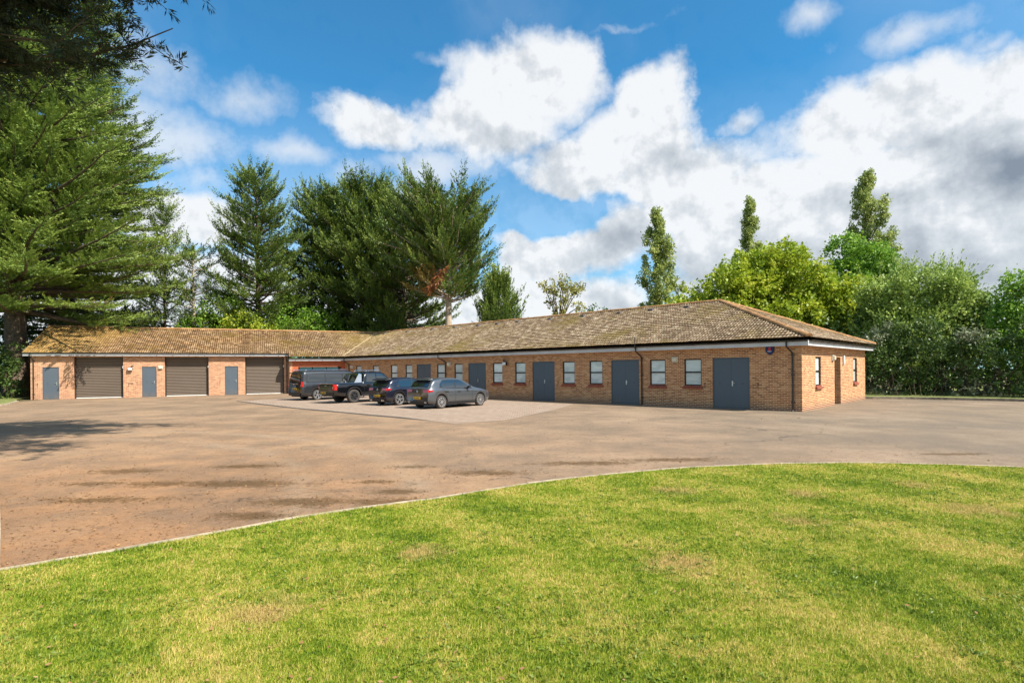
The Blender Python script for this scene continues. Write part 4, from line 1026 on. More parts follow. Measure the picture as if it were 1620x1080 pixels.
def emblem(root, k, x, z):
    b = MB(); rr = .055; xx = k['rx'](z) - .022
    pts = [(xx, rr * math.cos(t * PI / 8), z + rr * math.sin(t * PI / 8)) for t in range(17)]
    b.tube(pts, .007, 5)
    for a in (((-.03, .045), (0, .004)), ((.03, .045), (0, .004)), ((-.045, .02), (-.02, -.045)), ((-.02, -.045), (0, -.006)), ((0, -.006), (.02, -.045)), ((.02, -.045), (.045, .02))):
        b.tube([(xx, a[0][0], z + a[0][1]), (xx, a[1][0], z + a[1][1])], .006, 5)
    b.build('emblem', M_chrome, root)
for rt, k in ((g1, k1), (g2, k2)):
    emblem(rt, k, 0, .845)
    b = MB(); b.hexa([(-.62, -.60, 1.375), (-.36, -.62, 1.415), (-.36, .62, 1.415), (-.62, .60, 1.375), (-.62, -.60, 1.40), (-.36, -.60, 1.45), (-.36, .60, 1.45), (-.62, .60, 1.40)]); b.build('roof_spoiler', M_trim if rt is g2 else P_grey, rt)
    b = MB(); b.tube([(-.15, 0, 1.48), (-.24, 0, 1.52)], .018, 6); b.build('aerial', M_trim, rt)
boxpart(g1, 'window_trim', M_chrome, (.0, 1.95, -.862, -.850, .945, .956))
b = MB()
for y in (-.62, .62): b.hexa([(-.83, y - .10, .30), (-.78, y - .10, .30), (-.78, y + .10, .30), (-.83, y + .10, .30), (-.83, y - .07, .345), (-.78, y - .07, .345), (-.78, y + .07, .345), (-.83, y + .07, .345)])
b.build('exhaust_trim', M_chrome, g1)
b = MB()
for y in (-.58, -.46, .46, .58): b.tube([(-.86, y, .29), (-.70, y, .29)], .042, 12)
b.build('exhaust_pipe', M_chrome, g2)
# wide spoiler on the dark one
b = MB(); b.hexa([(-.72, -.60, 1.33), (-.40, -.62, 1.40), (-.40, .62, 1.40), (-.72, .60, 1.33), (-.72, -.60, 1.365), (-.40, -.60, 1.455), (-.40, .60, 1.455), (-.72, .60, 1.365)]); b.build('rear_wing', M_trim, g2)

pick = dict(W=.92, x0=-1.27, x1=4.05, r=.395, arch=.085, wb=3.22, sill=.42, rr=.35, tw=.26, tum=.22,
    top=[(-1.27, 1.10), (.42, 1.13), (.60, 1.22), (.78, 1.72), (1.0, 1.79), (1.6, 1.81), (2.05, 1.76), (2.75, 1.22), (3.2, 1.16), (3.8, 1.08), (4.02, .98), (4.05, .9)],
    belt=[(-1.27, 1.10), (.5, 1.13), (1.5, 1.15), (2.7, 1.15), (3.2, 1.12), (3.8, 1.04), (4.02, .96), (4.05, .88)],
    rear=[(.4, .03), (.6, 0), (1.1, .0), (1.5, 0)], nose=[(.3, -.15), (.6, 0), (.9, -.02), (1.2, -.12)],
    side=[[(.82, 1.20), (1.50, 1.19), (1.50, 1.68), (.92, 1.66)], [(1.57, 1.19), (2.62, 1.19), (2.42, 1.34), (1.98, 1.67), (1.57, 1.69)]],
    screen=(2.12, 2.70), lamp=(.70, .76, 1.10, .16), ltaper=.1, lwhite=(.86, .93), plate=(.60, 0.30), hz=.86,
    lines=[[(.66, .5), (.66, 1.12)], [(1.53, .5), (1.53, 1.15)], [(2.62, .5), (2.62, 1.15)]], handles=[(.95, 1.03), (1.82, 1.03)], mirror=(2.45, 1.27),
    bumper=(.50, .64), paint=P_black, spokes=6, sw=(.018, .030), rim=M_alloyd, rimf=.62, mmat=M_chrome, bmat=M_trim)
g3, k3 = make_car('pickup_truck', 'black double-cab pickup with chunky tyres and silver roll bar over its bed', 'pickup truck', (-9.20 - .62, 32.02 + .62, 0), R(42), pick)
# bed cover, roll bar, roof rails, side step, tailgate, tow bar
boxpart(g3, 'bed_cover', M_trim, (-1.24, .58, -.78, .78, 1.125, 1.150))
b = MB(); b.tube([(-1.26, -.80, 1.135), (.55, -.82, 1.155)], .018, 6); b.tube([(-1.26, .80, 1.135), (.55, .82, 1.155)], .018, 6); b.tube([(-1.265, -.80, 1.135), (-1.265, .80, 1.135)], .018, 6); b.build('bed_rail', M_chrome, g3)
b = MB()
for sg in (-1, 1):
    b.hexa([(.05, sg * .74, 1.15), (.55, sg * .74, 1.15), (.55, sg * .80, 1.15), (.05, sg * .80, 1.15), (.42, sg * .62, 1.66), (.62, sg * .62, 1.66), (.62, sg * .68, 1.66), (.42, sg * .68, 1.66)])
b.hexa([(.40, -.68, 1.62), (.56, -.68, 1.62), (.56, .68, 1.62), (.40, .68, 1.62), (.42, -.66, 1.69), (.56, -.66, 1.69), (.56, .66, 1.69), (.42, .66, 1.69)])
b.build('roll_bar', M_chrome, g3)
b = MB()
for sg in (-1, 1):
    b.tube([(.95, sg * .62, 1.80), (1.02, sg * .62, 1.87), (1.9, sg * .62, 1.875), (2.0, sg * .62, 1.80)], .022, 8)
b.build('roof_rail', M_chrome, g3)
boxpart(g3, 'side_step', M_chrome, (.62, 2.62, -.98, -.84, .40, .45), (.62, 2.62, .84, .98, .40, .45))
boxpart(g3, 'cab_rear_window', M_glass, (.70, .715, -.58, .58, 1.22, 1.60))
b = MB(); b.box(-1.292, -1.27, -.66, .66, .72, 1.09); b.build('tailgate', P_black, g3)
b = MB(); b.box(-1.31, -1.293, -.10, .10, .97, 1.02); b.build('tailgate_handle', M_chrome, g3)
b = MB(); b.tube([(-1.25, 0, .44), (-1.42, 0, .44), (-1.42, 0, .50)], .025, 8); b.tube([(-1.42, 0, .50), (-1.42, 0, .56)], .03, 8); b.build('tow_bar', M_trim, g3)
b = MB()
for sg in (-1, 1):
    for xc in (0, 3.22):
        pts = [(xc + .49 * math.cos(t), sg * .925, .395 + .49 * math.sin(t)) for t in np.linspace(.05, PI - .05, 15)]
        b.tube(pts, .035, 6)
b.build('wheel_arch_trim', M_trim, g3)

van = dict(W=.965, x0=-1.05, x1=4.15, r=.335, wb=3.20, sill=.24, rr=.30, tum=.13,
    top=[(-1.05, 1.62), (-1.02, 1.75), (-.9, 1.86), (.5, 1.90), (2.2, 1.88), (2.6, 1.80), (3.25, 1.22), (3.5, 1.12), (3.95, .98), (4.15, .80)],
    belt=[(-1.05, 1.10), (1.0, 1.10), (2.6, 1.10), (3.3, 1.05), (3.95, .92), (4.15, .76)],
    rear=[(.2, .04), (.35, -.03), (.55, -.03), (.65, .0), (1.1, .02), (1.7, .10), (1.9, .16)],
    side=[[(-.72, 1.19), (.52, 1.17), (.52, 1.66), (-.60, 1.66)], [(.60, 1.17), (1.75, 1.16), (1.75, 1.65), (.60, 1.66)], [(1.85, 1.16), (2.95, 1.15), (2.55, 1.52), (2.30, 1.63), (1.85, 1.65)]],
    dlo=[(-.80, 1.15), (3.02, 1.13), (2.50, 1.64), (2.3, 1.69), (-.66, 1.70)],
    screen=(2.66, 3.20), vanrear=(.68, 1.13, 1.66), lamp=(.76, .86, 1.20, .10), ltaper=.1, lwhite=(.93, .98), plate=(.74, 0.0), hz=.74,
    lines=[[(.55, .4), (.55, 1.7)], [(1.80, .4), (1.80, 1.7)], [(-.9, 1.02), (2.9, 1.0)], [(2.85, .45), (2.85, 1.05)]], handles=[(1.95, .98), (.75, .98)], mirror=(2.75, 1.22),
    bumper=(.30, .52), paint=P_van, spokes=5, pair=(-.16, .16), sw=(.012, .018), rimf=.74, tw=.225)
g4, k4 = make_car('passenger_van', 'dark grey passenger van with long side windows parked farthest along the row', 'van', (-12.53 - .64, 35.39 + .68, 0), R(42.5), van)
b = MB()
for sg in (-1, 1): b.tube([(-.75, sg * .80, 1.88), (-.68, sg * .80, 1.94), (2.1, sg * .80, 1.95), (2.2, sg * .80, 1.88)], .02, 8)
b.build('roof_rail', M_chrome, g4)
b = MB(); b.box(-1.055, -1.035, -.45, .45, 1.03, 1.055); b.build('tailgate_trim', M_chrome, g4)
b = MB(); b.box(-1.09, -1.03, -.62, .62, 1.70, 1.76); b.build('high_spoiler', P_van, g4)
# ------------------------------------------------------------------ vegetation
def unit(v): return v / np.maximum(np.linalg.norm(v, axis=-1, keepdims=True), 1e-9)
def blades_from(orig, dirs, length, width, r, k=4, up=0.0):
    """rhombus leaves: orig (N,3), dirs (N,3) unit"""
    n = len(orig); rnd = unit(r.normal(size=(n, 3)) + np.array([0, 0, up])); side = unit(np.cross(dirs, rnd))
    L = length[:, None]; Wd = width[:, None]
    a = orig; c = orig + dirs * L; mid = orig + dirs * L * .45
    if k == 3: return np.stack([a - side * Wd * .5, a + side * Wd * .5, c], 1)
    return np.stack([a, mid + side * Wd * .5, c, mid - side * Wd * .5], 1)
def plumes(orig, dirs, plen, r, n=24, ll=.30, lw=.07, spread=.55, flat=.5, tint=None, curl=.10, up=.9):
    """feathery sprays: n narrow leaves along each axis"""
    N = len(orig)
    t = r.random((N, n))
    o = orig[:, None, :] + dirs[:, None, :] * (t * plen[:, None])[..., None]
    o[..., 2] += curl * (t ** 2) * plen[:, None]
    rad = r.normal(size=(N, n, 3)); rad[..., 2] *= flat
    o = o + rad * (.075 * plen[:, None, None]) * (1.2 - t)[..., None]
    d = unit(dirs[:, None, :] + unit(rad) * spread * (1.1 - .5 * t)[..., None])
    L = ll * (.6 + .8 * r.random((N, n))) * (1.15 - .5 * t)
    q = blades_from(o.reshape(-1, 3), d.reshape(-1, 3), L.ravel(), lw * (L / ll).ravel(), r, up=up)
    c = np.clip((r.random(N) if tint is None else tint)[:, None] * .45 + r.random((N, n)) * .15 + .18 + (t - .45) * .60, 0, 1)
    return q, c.ravel()
def clumps(cen, rad, r, n=22, ls=.16, outdir=None):
    """rounded clumps of broad leaves"""
    N = len(cen); off = r.normal(size=(N, n, 3)) * (rad[:, None, None] * .55)
    o = cen[:, None, :] + off
    d = unit(r.normal(size=(N, n, 3)) + (0 if outdir is None else outdir[:, None, :] * .7) + np.array([0, 0, -.1]))
    L = ls * (.6 + .8 * r.random((N, n)))
    q = blades_from(o.reshape(-1, 3), d.reshape(-1, 3), L.ravel(), (L * .72).ravel(), r)
    c = np.clip(r.random(N)[:, None] * .65 + r.random((N, n)) * .35, 0, 1)
    return q, c.ravel()
def tree_root(name, label, cat, loc, group=None):
    e = empty(name, loc); return tag(e, label, cat, group)
def crown(root, parts, mat, name='crown'):
    q = np.concatenate([p[0].reshape(-1, 3) for p in parts]); c = np.concatenate([p[1] for p in parts])
    return link(name, mesh_np(name, q, 4, mat, c), root)
def limb_pts(p, az_, el_, L, r, curve=.35, n=6, wob=.06):
    pts = [np.array(p, float)]; e = el_; a = az_
    for k in range(n):
        d = np.array([math.cos(a) * math.cos(e), math.sin(a) * math.cos(e), math.sin(e)])
        pts.append(pts[-1] + d * L / n); e += curve / n; a += r.normal() * wob; e += r.normal() * wob
    return pts
def cypress(name, label, loc, H, prof, seed, mat, bare=1.5, nl=90, el0=(.05, .5), sub=3.0, pl=(.9, 1.4), n=24, ll=.30, lw=.075, lean=(0, 0), tr=.30, bark=None,
            az_bias=None, azrange=None, group=None, cat='conifer tree', curve=.4, gap=.0, flat=.5, spread=.55, tops=6, trunk_z0=None, keep=None, dead=0, cover=.30, split=None, tuft=.0, step=.55):
    """prof: (height fraction, radius) pairs; limbs all the way up with feathery sprays"""
    r = np.random.default_rng(seed); root = tree_root(name, label, cat, loc, group)
    tb = MB(); ntr = 9; tp = []
    for k in range(ntr + 1):
        f = k / ntr; tp.append((lean[0] * f + .12 * math.sin(3 * f + seed), lean[1] * f + .12 * math.cos(4 * f + seed), H * f * .98))
    tb.tube(tp, [tr * (1 - .93 * (k / ntr)) ** .9 * (1.25 if k == 0 else 1) for k in range(ntr + 1)], 10)
    O, Dd, PL, T = [], [], [], []
    for i in range(nl):
        f = bare / H + (1 - bare / H) * ((i + r.random()) / nl) ** .93
        f = min(f, .985); z = H * f; Rr = interp(prof, f) * (.62 + .55 * r.random())
        a = i * 2.39996 + r.normal() * .5
        if azrange: a = azrange[0] + (azrange[1] - azrange[0]) * r.random()
        if az_bias: Rr *= 1 + az_bias[1] * math.cos(a - az_bias[0])
        if r.random() < gap: continue
        bp = np.array([np.interp(f, np.linspace(0, 1, ntr + 1), [p[0] for p in tp]), np.interp(f, np.linspace(0, 1, ntr + 1), [p[1] for p in tp]), z])
        e0 = el0[0] + (el0[1] - el0[0]) * f + r.normal() * .10
        pts = limb_pts(bp, a, e0, Rr, r, curve)
        rr0 = .028 * Rr ** .8 + .012
        tb.tube(pts, [rr0 * (1 - .85 * k / (len(pts) - 1)) for k in range(len(pts))], 5, cap=False)
        P = np.array(pts); seg = len(P) - 1; tint = r.random()
        ns = max(3, int(Rr * sub))
        for s_ in range(ns):
            t = cover + (1 - cover) * ((s_ + r.random()) / ns); k = min(int(t * seg), seg - 1); q = P[k] + (P[k + 1] - P[k]) * (t * seg - k)
            d = unit(P[k + 1] - P[k]); lat = unit(np.cross(d, [0, 0, 1])) * (1 if s_ % 2 else -1)
            L = (.30 + .16 * Rr) * (1.15 - t) * 1.6 + .25
            dd = unit(d * .8 + lat * (.35 + .75 * r.random()) + np.array([0, 0, .02 + .05 * r.normal()]))
            m = max(1, int(L / step))
            for j in range(m):
                O.append(q + dd * L * j / m * .9); Dd.append(unit(dd + r.normal(size=3) * np.array([.30, .30, .12]) + np.array([0, 0, .04 + tuft * (.6 + .8 * r.random())]))); PL.append(pl[0] + (pl[1] - pl[0]) * r.random()); T.append(np.clip(tint * .6 + .4 * r.random(), 0, 1))
        for j in range(2):
            O.append(P[-1] - unit(P[-1] - P[-2]) * .3 * j); Dd.append(unit(unit(P[-1] - P[-2]) + np.array([0, 0, .35]) + r.normal(size=3) * .12)); PL.append(pl[1] * 1.15); T.append(np.clip(tint * .6 + .4 * r.random(), 0, 1))
    for i in range(tops):
        O.append(np.array(tp[-1]) - np.array([0, 0, .5 + i * .18])); Dd.append(unit(np.array([r.normal() * .35, r.normal() * .35, 1.0]))); PL.append(pl[1] * 1.1); T.append(.6)
    O, Dd, PL, T = np.array(O), np.array(Dd), np.array(PL), np.array(T)
    if keep is not None:
        m = keep(O + np.array(loc)); O, Dd, PL, T = O[m], Dd[m], PL[m], T[m]
    if dead:
        for i in range(dead):
            f = bare / H * (.35 + .8 * r.random()); a = r.random() * 6.28; pts = limb_pts((0, 0, H * f), a, -.1 + .3 * r.random(), interp(prof, .3) * (.35 + .4 * r.random()), r, -.2, 5, .18)
            tb.tube(pts, [.035, .03, .024, .018, .012, .006], 4, cap=False)
    tb.build('trunk', bark or M_bark, root, True)
    if split is not None:
        m = split(O)
        crown(root, [plumes(O[~m], Dd[~m], PL[~m], r, n, ll, lw, spread, flat, T[~m])], mat)
        if m.any(): crown(root, [plumes(O[m], Dd[m], PL[m], r, n, ll, lw, spread, flat, T[m])], M_cypb, 'browned_foliage')
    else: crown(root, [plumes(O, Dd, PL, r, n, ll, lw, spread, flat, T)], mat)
    return root
def broadleaf(name, label, loc, lobes, seed, mat, H0=2.0, tr=.25, dens=3.0, n=22, ls=.17, crad=.38, cat='tree', group=None, bark=None, spiky=0, sl=1.2, gap=0.12, shell=.72, twigs=True, hole=.0, lumps=0):
    """lobes: (x, y, z, rx, ry, rz); leaf clumps spread over and inside every lobe"""
    r = np.random.default_rng(seed); root = tree_root(name, label, cat, loc, group); tb = MB()
    zt = min(l[2] - l[5] * .4 for l in lobes); zt = max(zt, H0)
    tb.tube([(0, 0, -.05), (.03, .02, zt * .5), (0, 0, zt)], [tr * 1.15, tr * .85, tr * .7], 10)
    C_, Q_, OD = [], [], []
    fr = r.random(3) * 6
    big = list(lobes); lobes = list(lobes)
    if lumps:
        for (x, y, z, rx, ry, rz) in big:
            for q in range(lumps):
                d_ = unit(r.normal(size=3) + np.array([0, -.25, .35])); k_ = .26 + .16 * r.random(); f_ = .80 + .22 * r.random()
                lobes.append((x + d_[0] * rx * f_, y + d_[1] * ry * f_, z + d_[2] * rz * f_, rx * k_, ry * k_, rz * k_ * .8))
        dens = dens * .8
    for li_, (x, y, z, rx, ry, rz) in enumerate(lobes):
        area = 4 * PI * ((rx * ry) ** 1.6 / 3 + (rx * rz) ** 1.6 / 3 + (ry * rz) ** 1.6 / 3) ** (1 / 1.6)
        N = int(area * dens); d = unit(r.normal(size=(N, 3)))
        bump = 1 + .10 * np.sin(d[:, 0] * 7 + fr[0] + x) * np.sin(d[:, 1] * 6 + fr[1]) + .08 * np.sin(d[:, 2] * 9 + fr[2] + y)
        s = (shell + (1 - shell) * r.random(N) ** .6) * bump
        inner = r.random(N) < .16; s[inner] *= r.random(inner.sum()) * .8
        p = np.array([x, y, z]) + d * s[:, None] * np.array([rx, ry, rz])
        kp = (r.random(N) > gap) & (p[:, 2] > .15)
        p, d = p[kp], d[kp]
        # leave real gaps: drop clumps in noise hollows
        hol = np.sin(p[:, 0] * 2.1 + fr[0]) * np.sin(p[:, 1] * 1.9 + fr[1]) * np.sin(p[:, 2] * 2.3 + fr[2]) < -.42 - hole * 0
        kp = ~(hol & (r.random(len(p)) < .8)); p, d = p[kp], d[kp]
        C_.append(p); OD.append(d)
        if twigs and li_ < len(big):
            k = max(3, int(N / 60)); k = min(k, 14)
            tip = [(x, y, z)] + [tuple(p[i]) for i in r.integers(0, len(p), k)]
            cpt = np.array([x * .55, y * .55, zt + (z - zt) * .5])
            tb.tube([(0, 0, zt * .9), cpt, (x, y, z)], [tr * .6, tr * .38, tr * .22], 6, cap=False)
            for q in tip[1:]:
                m_ = (np.array(q) + np.array([x, y, z])) / 2 + r.normal(size=3) * .15
                tb.tube([(x, y, z), tuple(m_), q], [tr * .20, tr * .12, .012], 4, cap=False)
    C_ = np.concatenate(C_); OD = np.concatenate(OD)
    parts_ = [clumps(C_, crad * (.7 + .6 * r.random(len(C_))), r, n, ls, OD)]
    if spiky:
        up = OD[:, 2] > -.2; idx = np.flatnonzero(up); idx = r.choice(idx, min(spiky, len(idx)), replace=False)
        dd = unit(OD[idx] * .6 + np.array([.1, 0, .9]) + r.normal(size=(len(idx), 3)) * .25)
        parts_.append(plumes(C_[idx], dd, sl * (.6 + .7 * r.random(len(idx))), r, 26, ls * 1.1, ls * .42, .6, 1.0))
    tb.build('trunk', bark or M_bark, root, True)
    crown(root, parts_, mat)
    return root
def PX(px, Y): return (px - 810) / 874.2 * Y
def ZT(px, py, Y): return CAMZ + (583.8 - .0092 * (px - 810) - py) / 874.2 * Y

# --- big conifers on the left
CY = dict(sub=2.2, n=52, ll=.17, lw=.075, spread=.38, flat=.9, tuft=.42, step=.42)
cypress('spreading_cypress', 'huge light green conifer whose low boughs spread over the left garage roof', (-39.0, 43.5, 0), 29.0,
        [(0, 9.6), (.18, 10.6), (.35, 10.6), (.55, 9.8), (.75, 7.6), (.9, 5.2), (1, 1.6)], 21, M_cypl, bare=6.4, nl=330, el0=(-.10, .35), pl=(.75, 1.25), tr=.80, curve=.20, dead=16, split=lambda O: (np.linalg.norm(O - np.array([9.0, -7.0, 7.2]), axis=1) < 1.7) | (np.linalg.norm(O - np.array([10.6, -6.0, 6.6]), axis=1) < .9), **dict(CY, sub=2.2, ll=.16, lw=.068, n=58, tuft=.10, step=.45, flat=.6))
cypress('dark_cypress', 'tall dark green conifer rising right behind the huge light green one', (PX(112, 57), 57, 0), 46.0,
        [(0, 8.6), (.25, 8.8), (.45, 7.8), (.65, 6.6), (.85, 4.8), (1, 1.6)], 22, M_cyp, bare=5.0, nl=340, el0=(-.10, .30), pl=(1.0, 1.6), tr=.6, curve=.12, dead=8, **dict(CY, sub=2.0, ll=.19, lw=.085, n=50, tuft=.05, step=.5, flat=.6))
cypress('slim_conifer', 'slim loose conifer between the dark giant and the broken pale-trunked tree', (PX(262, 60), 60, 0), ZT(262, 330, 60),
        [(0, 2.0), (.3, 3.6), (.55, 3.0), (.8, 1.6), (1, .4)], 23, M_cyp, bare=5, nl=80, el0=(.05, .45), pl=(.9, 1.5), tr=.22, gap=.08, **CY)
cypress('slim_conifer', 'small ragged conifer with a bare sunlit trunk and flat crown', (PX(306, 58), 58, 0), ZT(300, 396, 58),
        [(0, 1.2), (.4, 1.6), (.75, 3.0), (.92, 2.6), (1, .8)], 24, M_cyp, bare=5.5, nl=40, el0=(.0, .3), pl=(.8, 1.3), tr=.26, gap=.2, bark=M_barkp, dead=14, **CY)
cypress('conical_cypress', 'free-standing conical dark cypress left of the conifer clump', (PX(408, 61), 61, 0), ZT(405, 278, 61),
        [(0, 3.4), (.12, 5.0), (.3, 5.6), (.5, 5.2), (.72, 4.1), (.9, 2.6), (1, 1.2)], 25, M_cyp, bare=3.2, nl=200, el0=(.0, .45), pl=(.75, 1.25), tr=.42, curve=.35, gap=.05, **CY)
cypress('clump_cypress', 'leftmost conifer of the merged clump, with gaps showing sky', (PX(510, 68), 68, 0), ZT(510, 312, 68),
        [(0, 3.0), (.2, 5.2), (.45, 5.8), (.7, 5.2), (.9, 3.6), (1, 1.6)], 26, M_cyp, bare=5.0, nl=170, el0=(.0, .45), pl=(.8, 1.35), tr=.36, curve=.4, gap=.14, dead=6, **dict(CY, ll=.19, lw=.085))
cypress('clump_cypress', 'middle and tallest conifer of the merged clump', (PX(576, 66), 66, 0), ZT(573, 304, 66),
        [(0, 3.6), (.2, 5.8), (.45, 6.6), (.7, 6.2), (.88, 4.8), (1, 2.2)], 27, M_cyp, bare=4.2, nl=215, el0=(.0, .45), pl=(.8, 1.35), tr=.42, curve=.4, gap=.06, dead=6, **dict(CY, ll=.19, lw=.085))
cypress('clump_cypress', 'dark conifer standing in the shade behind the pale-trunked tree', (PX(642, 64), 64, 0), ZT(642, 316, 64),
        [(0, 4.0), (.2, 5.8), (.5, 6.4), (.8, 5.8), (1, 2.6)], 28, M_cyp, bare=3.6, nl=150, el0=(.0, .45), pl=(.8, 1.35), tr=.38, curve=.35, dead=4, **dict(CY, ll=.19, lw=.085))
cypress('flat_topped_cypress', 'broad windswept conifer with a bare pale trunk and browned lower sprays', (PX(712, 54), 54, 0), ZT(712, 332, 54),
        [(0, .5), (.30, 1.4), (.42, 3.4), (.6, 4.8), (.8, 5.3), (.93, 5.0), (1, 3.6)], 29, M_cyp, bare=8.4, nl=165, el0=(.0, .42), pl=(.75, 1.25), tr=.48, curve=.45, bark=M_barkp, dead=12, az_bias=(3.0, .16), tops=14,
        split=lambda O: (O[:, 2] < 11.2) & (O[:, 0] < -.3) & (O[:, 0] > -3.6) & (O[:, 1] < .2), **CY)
b = MB(); rt = bpy.data.objects['flat_topped_cypress']
b.tube([(.1, -.3, 3.8), (1.1, -.7, 5.1), (2.2, -.8, 5.8), (3.5, -.7, 5.9), (4.4, -.6, 5.4)], [.20, .16, .13, .08, .03], 7)
b.tube([(2.2, -.8, 5.8), (2.9, -1.0, 6.4), (3.6, -1.0, 6.5)], [.08, .06, .02], 6); b.build('broken_limb', M_barkp, rt, True)
r_ = np.random.default_rng(5); tt = r_.normal(size=(34, 1)); o = np.array([-.6, -2.6, 10.6]) + r_.normal(size=(34, 3)) * np.array([.14, .15, .15]) + np.array([.50, 0, .62]) * tt
crown(rt, [plumes(o, unit(np.array([-.5, 0, -.8]) + r_.normal(size=(34, 3)) * .2), np.full(34, .8), r_, 26, .28, .09, .4)], M_rust, 'dead_spray')
cypress('young_cypress', 'young bushy bright green conifer just right of the pale trunk', (PX(795, 50), 50, 0), ZT(785, 452, 50),
        [(0, 2.4), (.45, 2.8), (.7, 2.0), (.9, 1.0), (1, .3)], 30, M_cyp, bare=1.5, nl=84, el0=(.3, .9), pl=(.9, 1.5), tr=.14, curve=.5, lean=(-.5, 0), **dict(CY, ll=.26, lw=.085, sub=2.0))
# near pine whose trunk stands left of the frame; its boughs hang into the top left corner
def overhanging_pine():
    r = np.random.default_rng(31); root = tree_root('overhanging_pine', 'dark long-needled pine boughs hanging into the top left corner', 'pine tree', (-17.4, 13.2, 0)); tb = MB()
    tb.tube([(0, 0, 0), (.1, .1, 6), (.3, -.1, 13), (.5, 0, 20)], [.52, .42, .3, .12], 12)
    O, Dd, PL = [], [], []
    for i in range(112):
        z = 11.2 + 5.0 * r.random(); a = -1.3 + 1.45 * r.random(); L = (5.8 + 3.2 * r.random()) * (1 - .03 * (z - 9))
        if i >= 46: z = 12.2 + 1.8 * r.random(); a = -.42 + .42 * r.random(); L = 12.0 + 4.0 * r.random()
        if i >= 84: z = 8.3 + 2.3 * r.random(); a = -.62 + .55 * r.random(); L = 6.6 + 3.6 * r.random()
        pts = limb_pts((.3, 0, z), a, .10 + (.13 if i < 46 else .04) * r.normal(), L, r, -.30 if i < 46 else -.04, 9, .16 if i < 46 else .06)
        tb.tube(pts, list(np.linspace(.085, .012, 10)), 6, cap=False); P = np.array(pts)
        for s_ in range(int(L * 3.6)):
            t = .22 + .78 * r.random(); k = min(int(t * 9), 8); q = P[k] + (P[k + 1] - P[k]) * (t * 9 - k)
            d = unit(P[k + 1] - P[k]); d2 = unit(d * .6 + r.normal(size=3) * np.array([.8, .8, .35]) + np.array([0, 0, -.25])); l2 = .5 + .9 * r.random()
            e1 = q + d2 * l2 * .5; e2 = e1 + unit(d2 + np.array([0, 0, .15]) + r.normal(size=3) * .25) * l2 * .5
            tb.tube([q, e1, e2], [.014, .010, .005], 4, cap=False)
            for m_ in range(6):
                f = .25 + .75 * (m_ + r.random()) / 6; c = q + (e1 - q) * min(1, f * 2) if f < .5 else e1 + (e2 - e1) * (f * 2 - 1)
                O.append(c); Dd.append(unit(d2 * .7 + r.normal(size=3) * .6 + np.array([0, 0, .25]))); PL.append(.20 + .18 * r.random())
    tb.build('trunk', M_bark, root, True)
    crown(root, [plumes(np.array(O), np.array(Dd), np.array(PL), r, 26, .16, .026, 1.0, 1.0, curl=0, up=0)], M_pine)
overhanging_pine()
# --- low broadleaf growth behind the garages
low = [(352, 470, 59, 'mid green bushy tree behind the garages, left of the conical cypress', M_green, 3.0), (388, 492, 57, 'small yellow-green bush peeping over the roof under the conical cypress', M_maple, 1.8),
       (455, 474, 62, 'yellow-green shrub over the roof between conical cypress and conifer clump', M_green, 2.6), (505, 486, 64, 'olive-green bush under the conifer clump, mid roof', M_green, 2.4),
       (215, 484, 62, 'green thicket seen under the dark giant conifer, left half of the roof', M_hedge, 2.6), (328, 496, 61, 'dark green thicket behind the ragged bare-trunked conifer', M_hedge, 3.0), (600, 500, 70, 'deep green thicket below the middle of the conifer clump', M_hedge, 3.4), (555, 494, 68, 'dark bush low in the conifer clump', M_hedge, 2.8)]
for i, (px, py, Y, lb, mt, rad) in enumerate(low):
    zt_ = ZT(px, py, Y)
    broadleaf('background_bush', lb, (PX(px, Y), Y, 0), [(0, 0, zt_ - rad, rad, rad, rad), (rad * .8, .4, zt_ - rad * 1.4, rad * .8, rad * .8, rad * .8), (-rad * .8, -.3, zt_ - rad * 1.5, rad * .8, rad * .8, rad * .8), (0, 0, zt_ - rad * 2.2, rad * 1.1, rad, rad * .9)], 60 + i, mt, tr=.12, dens=2.6, n=16, ls=.24, crad=.42, cat='bush', group='broadleaf growth behind the garages')
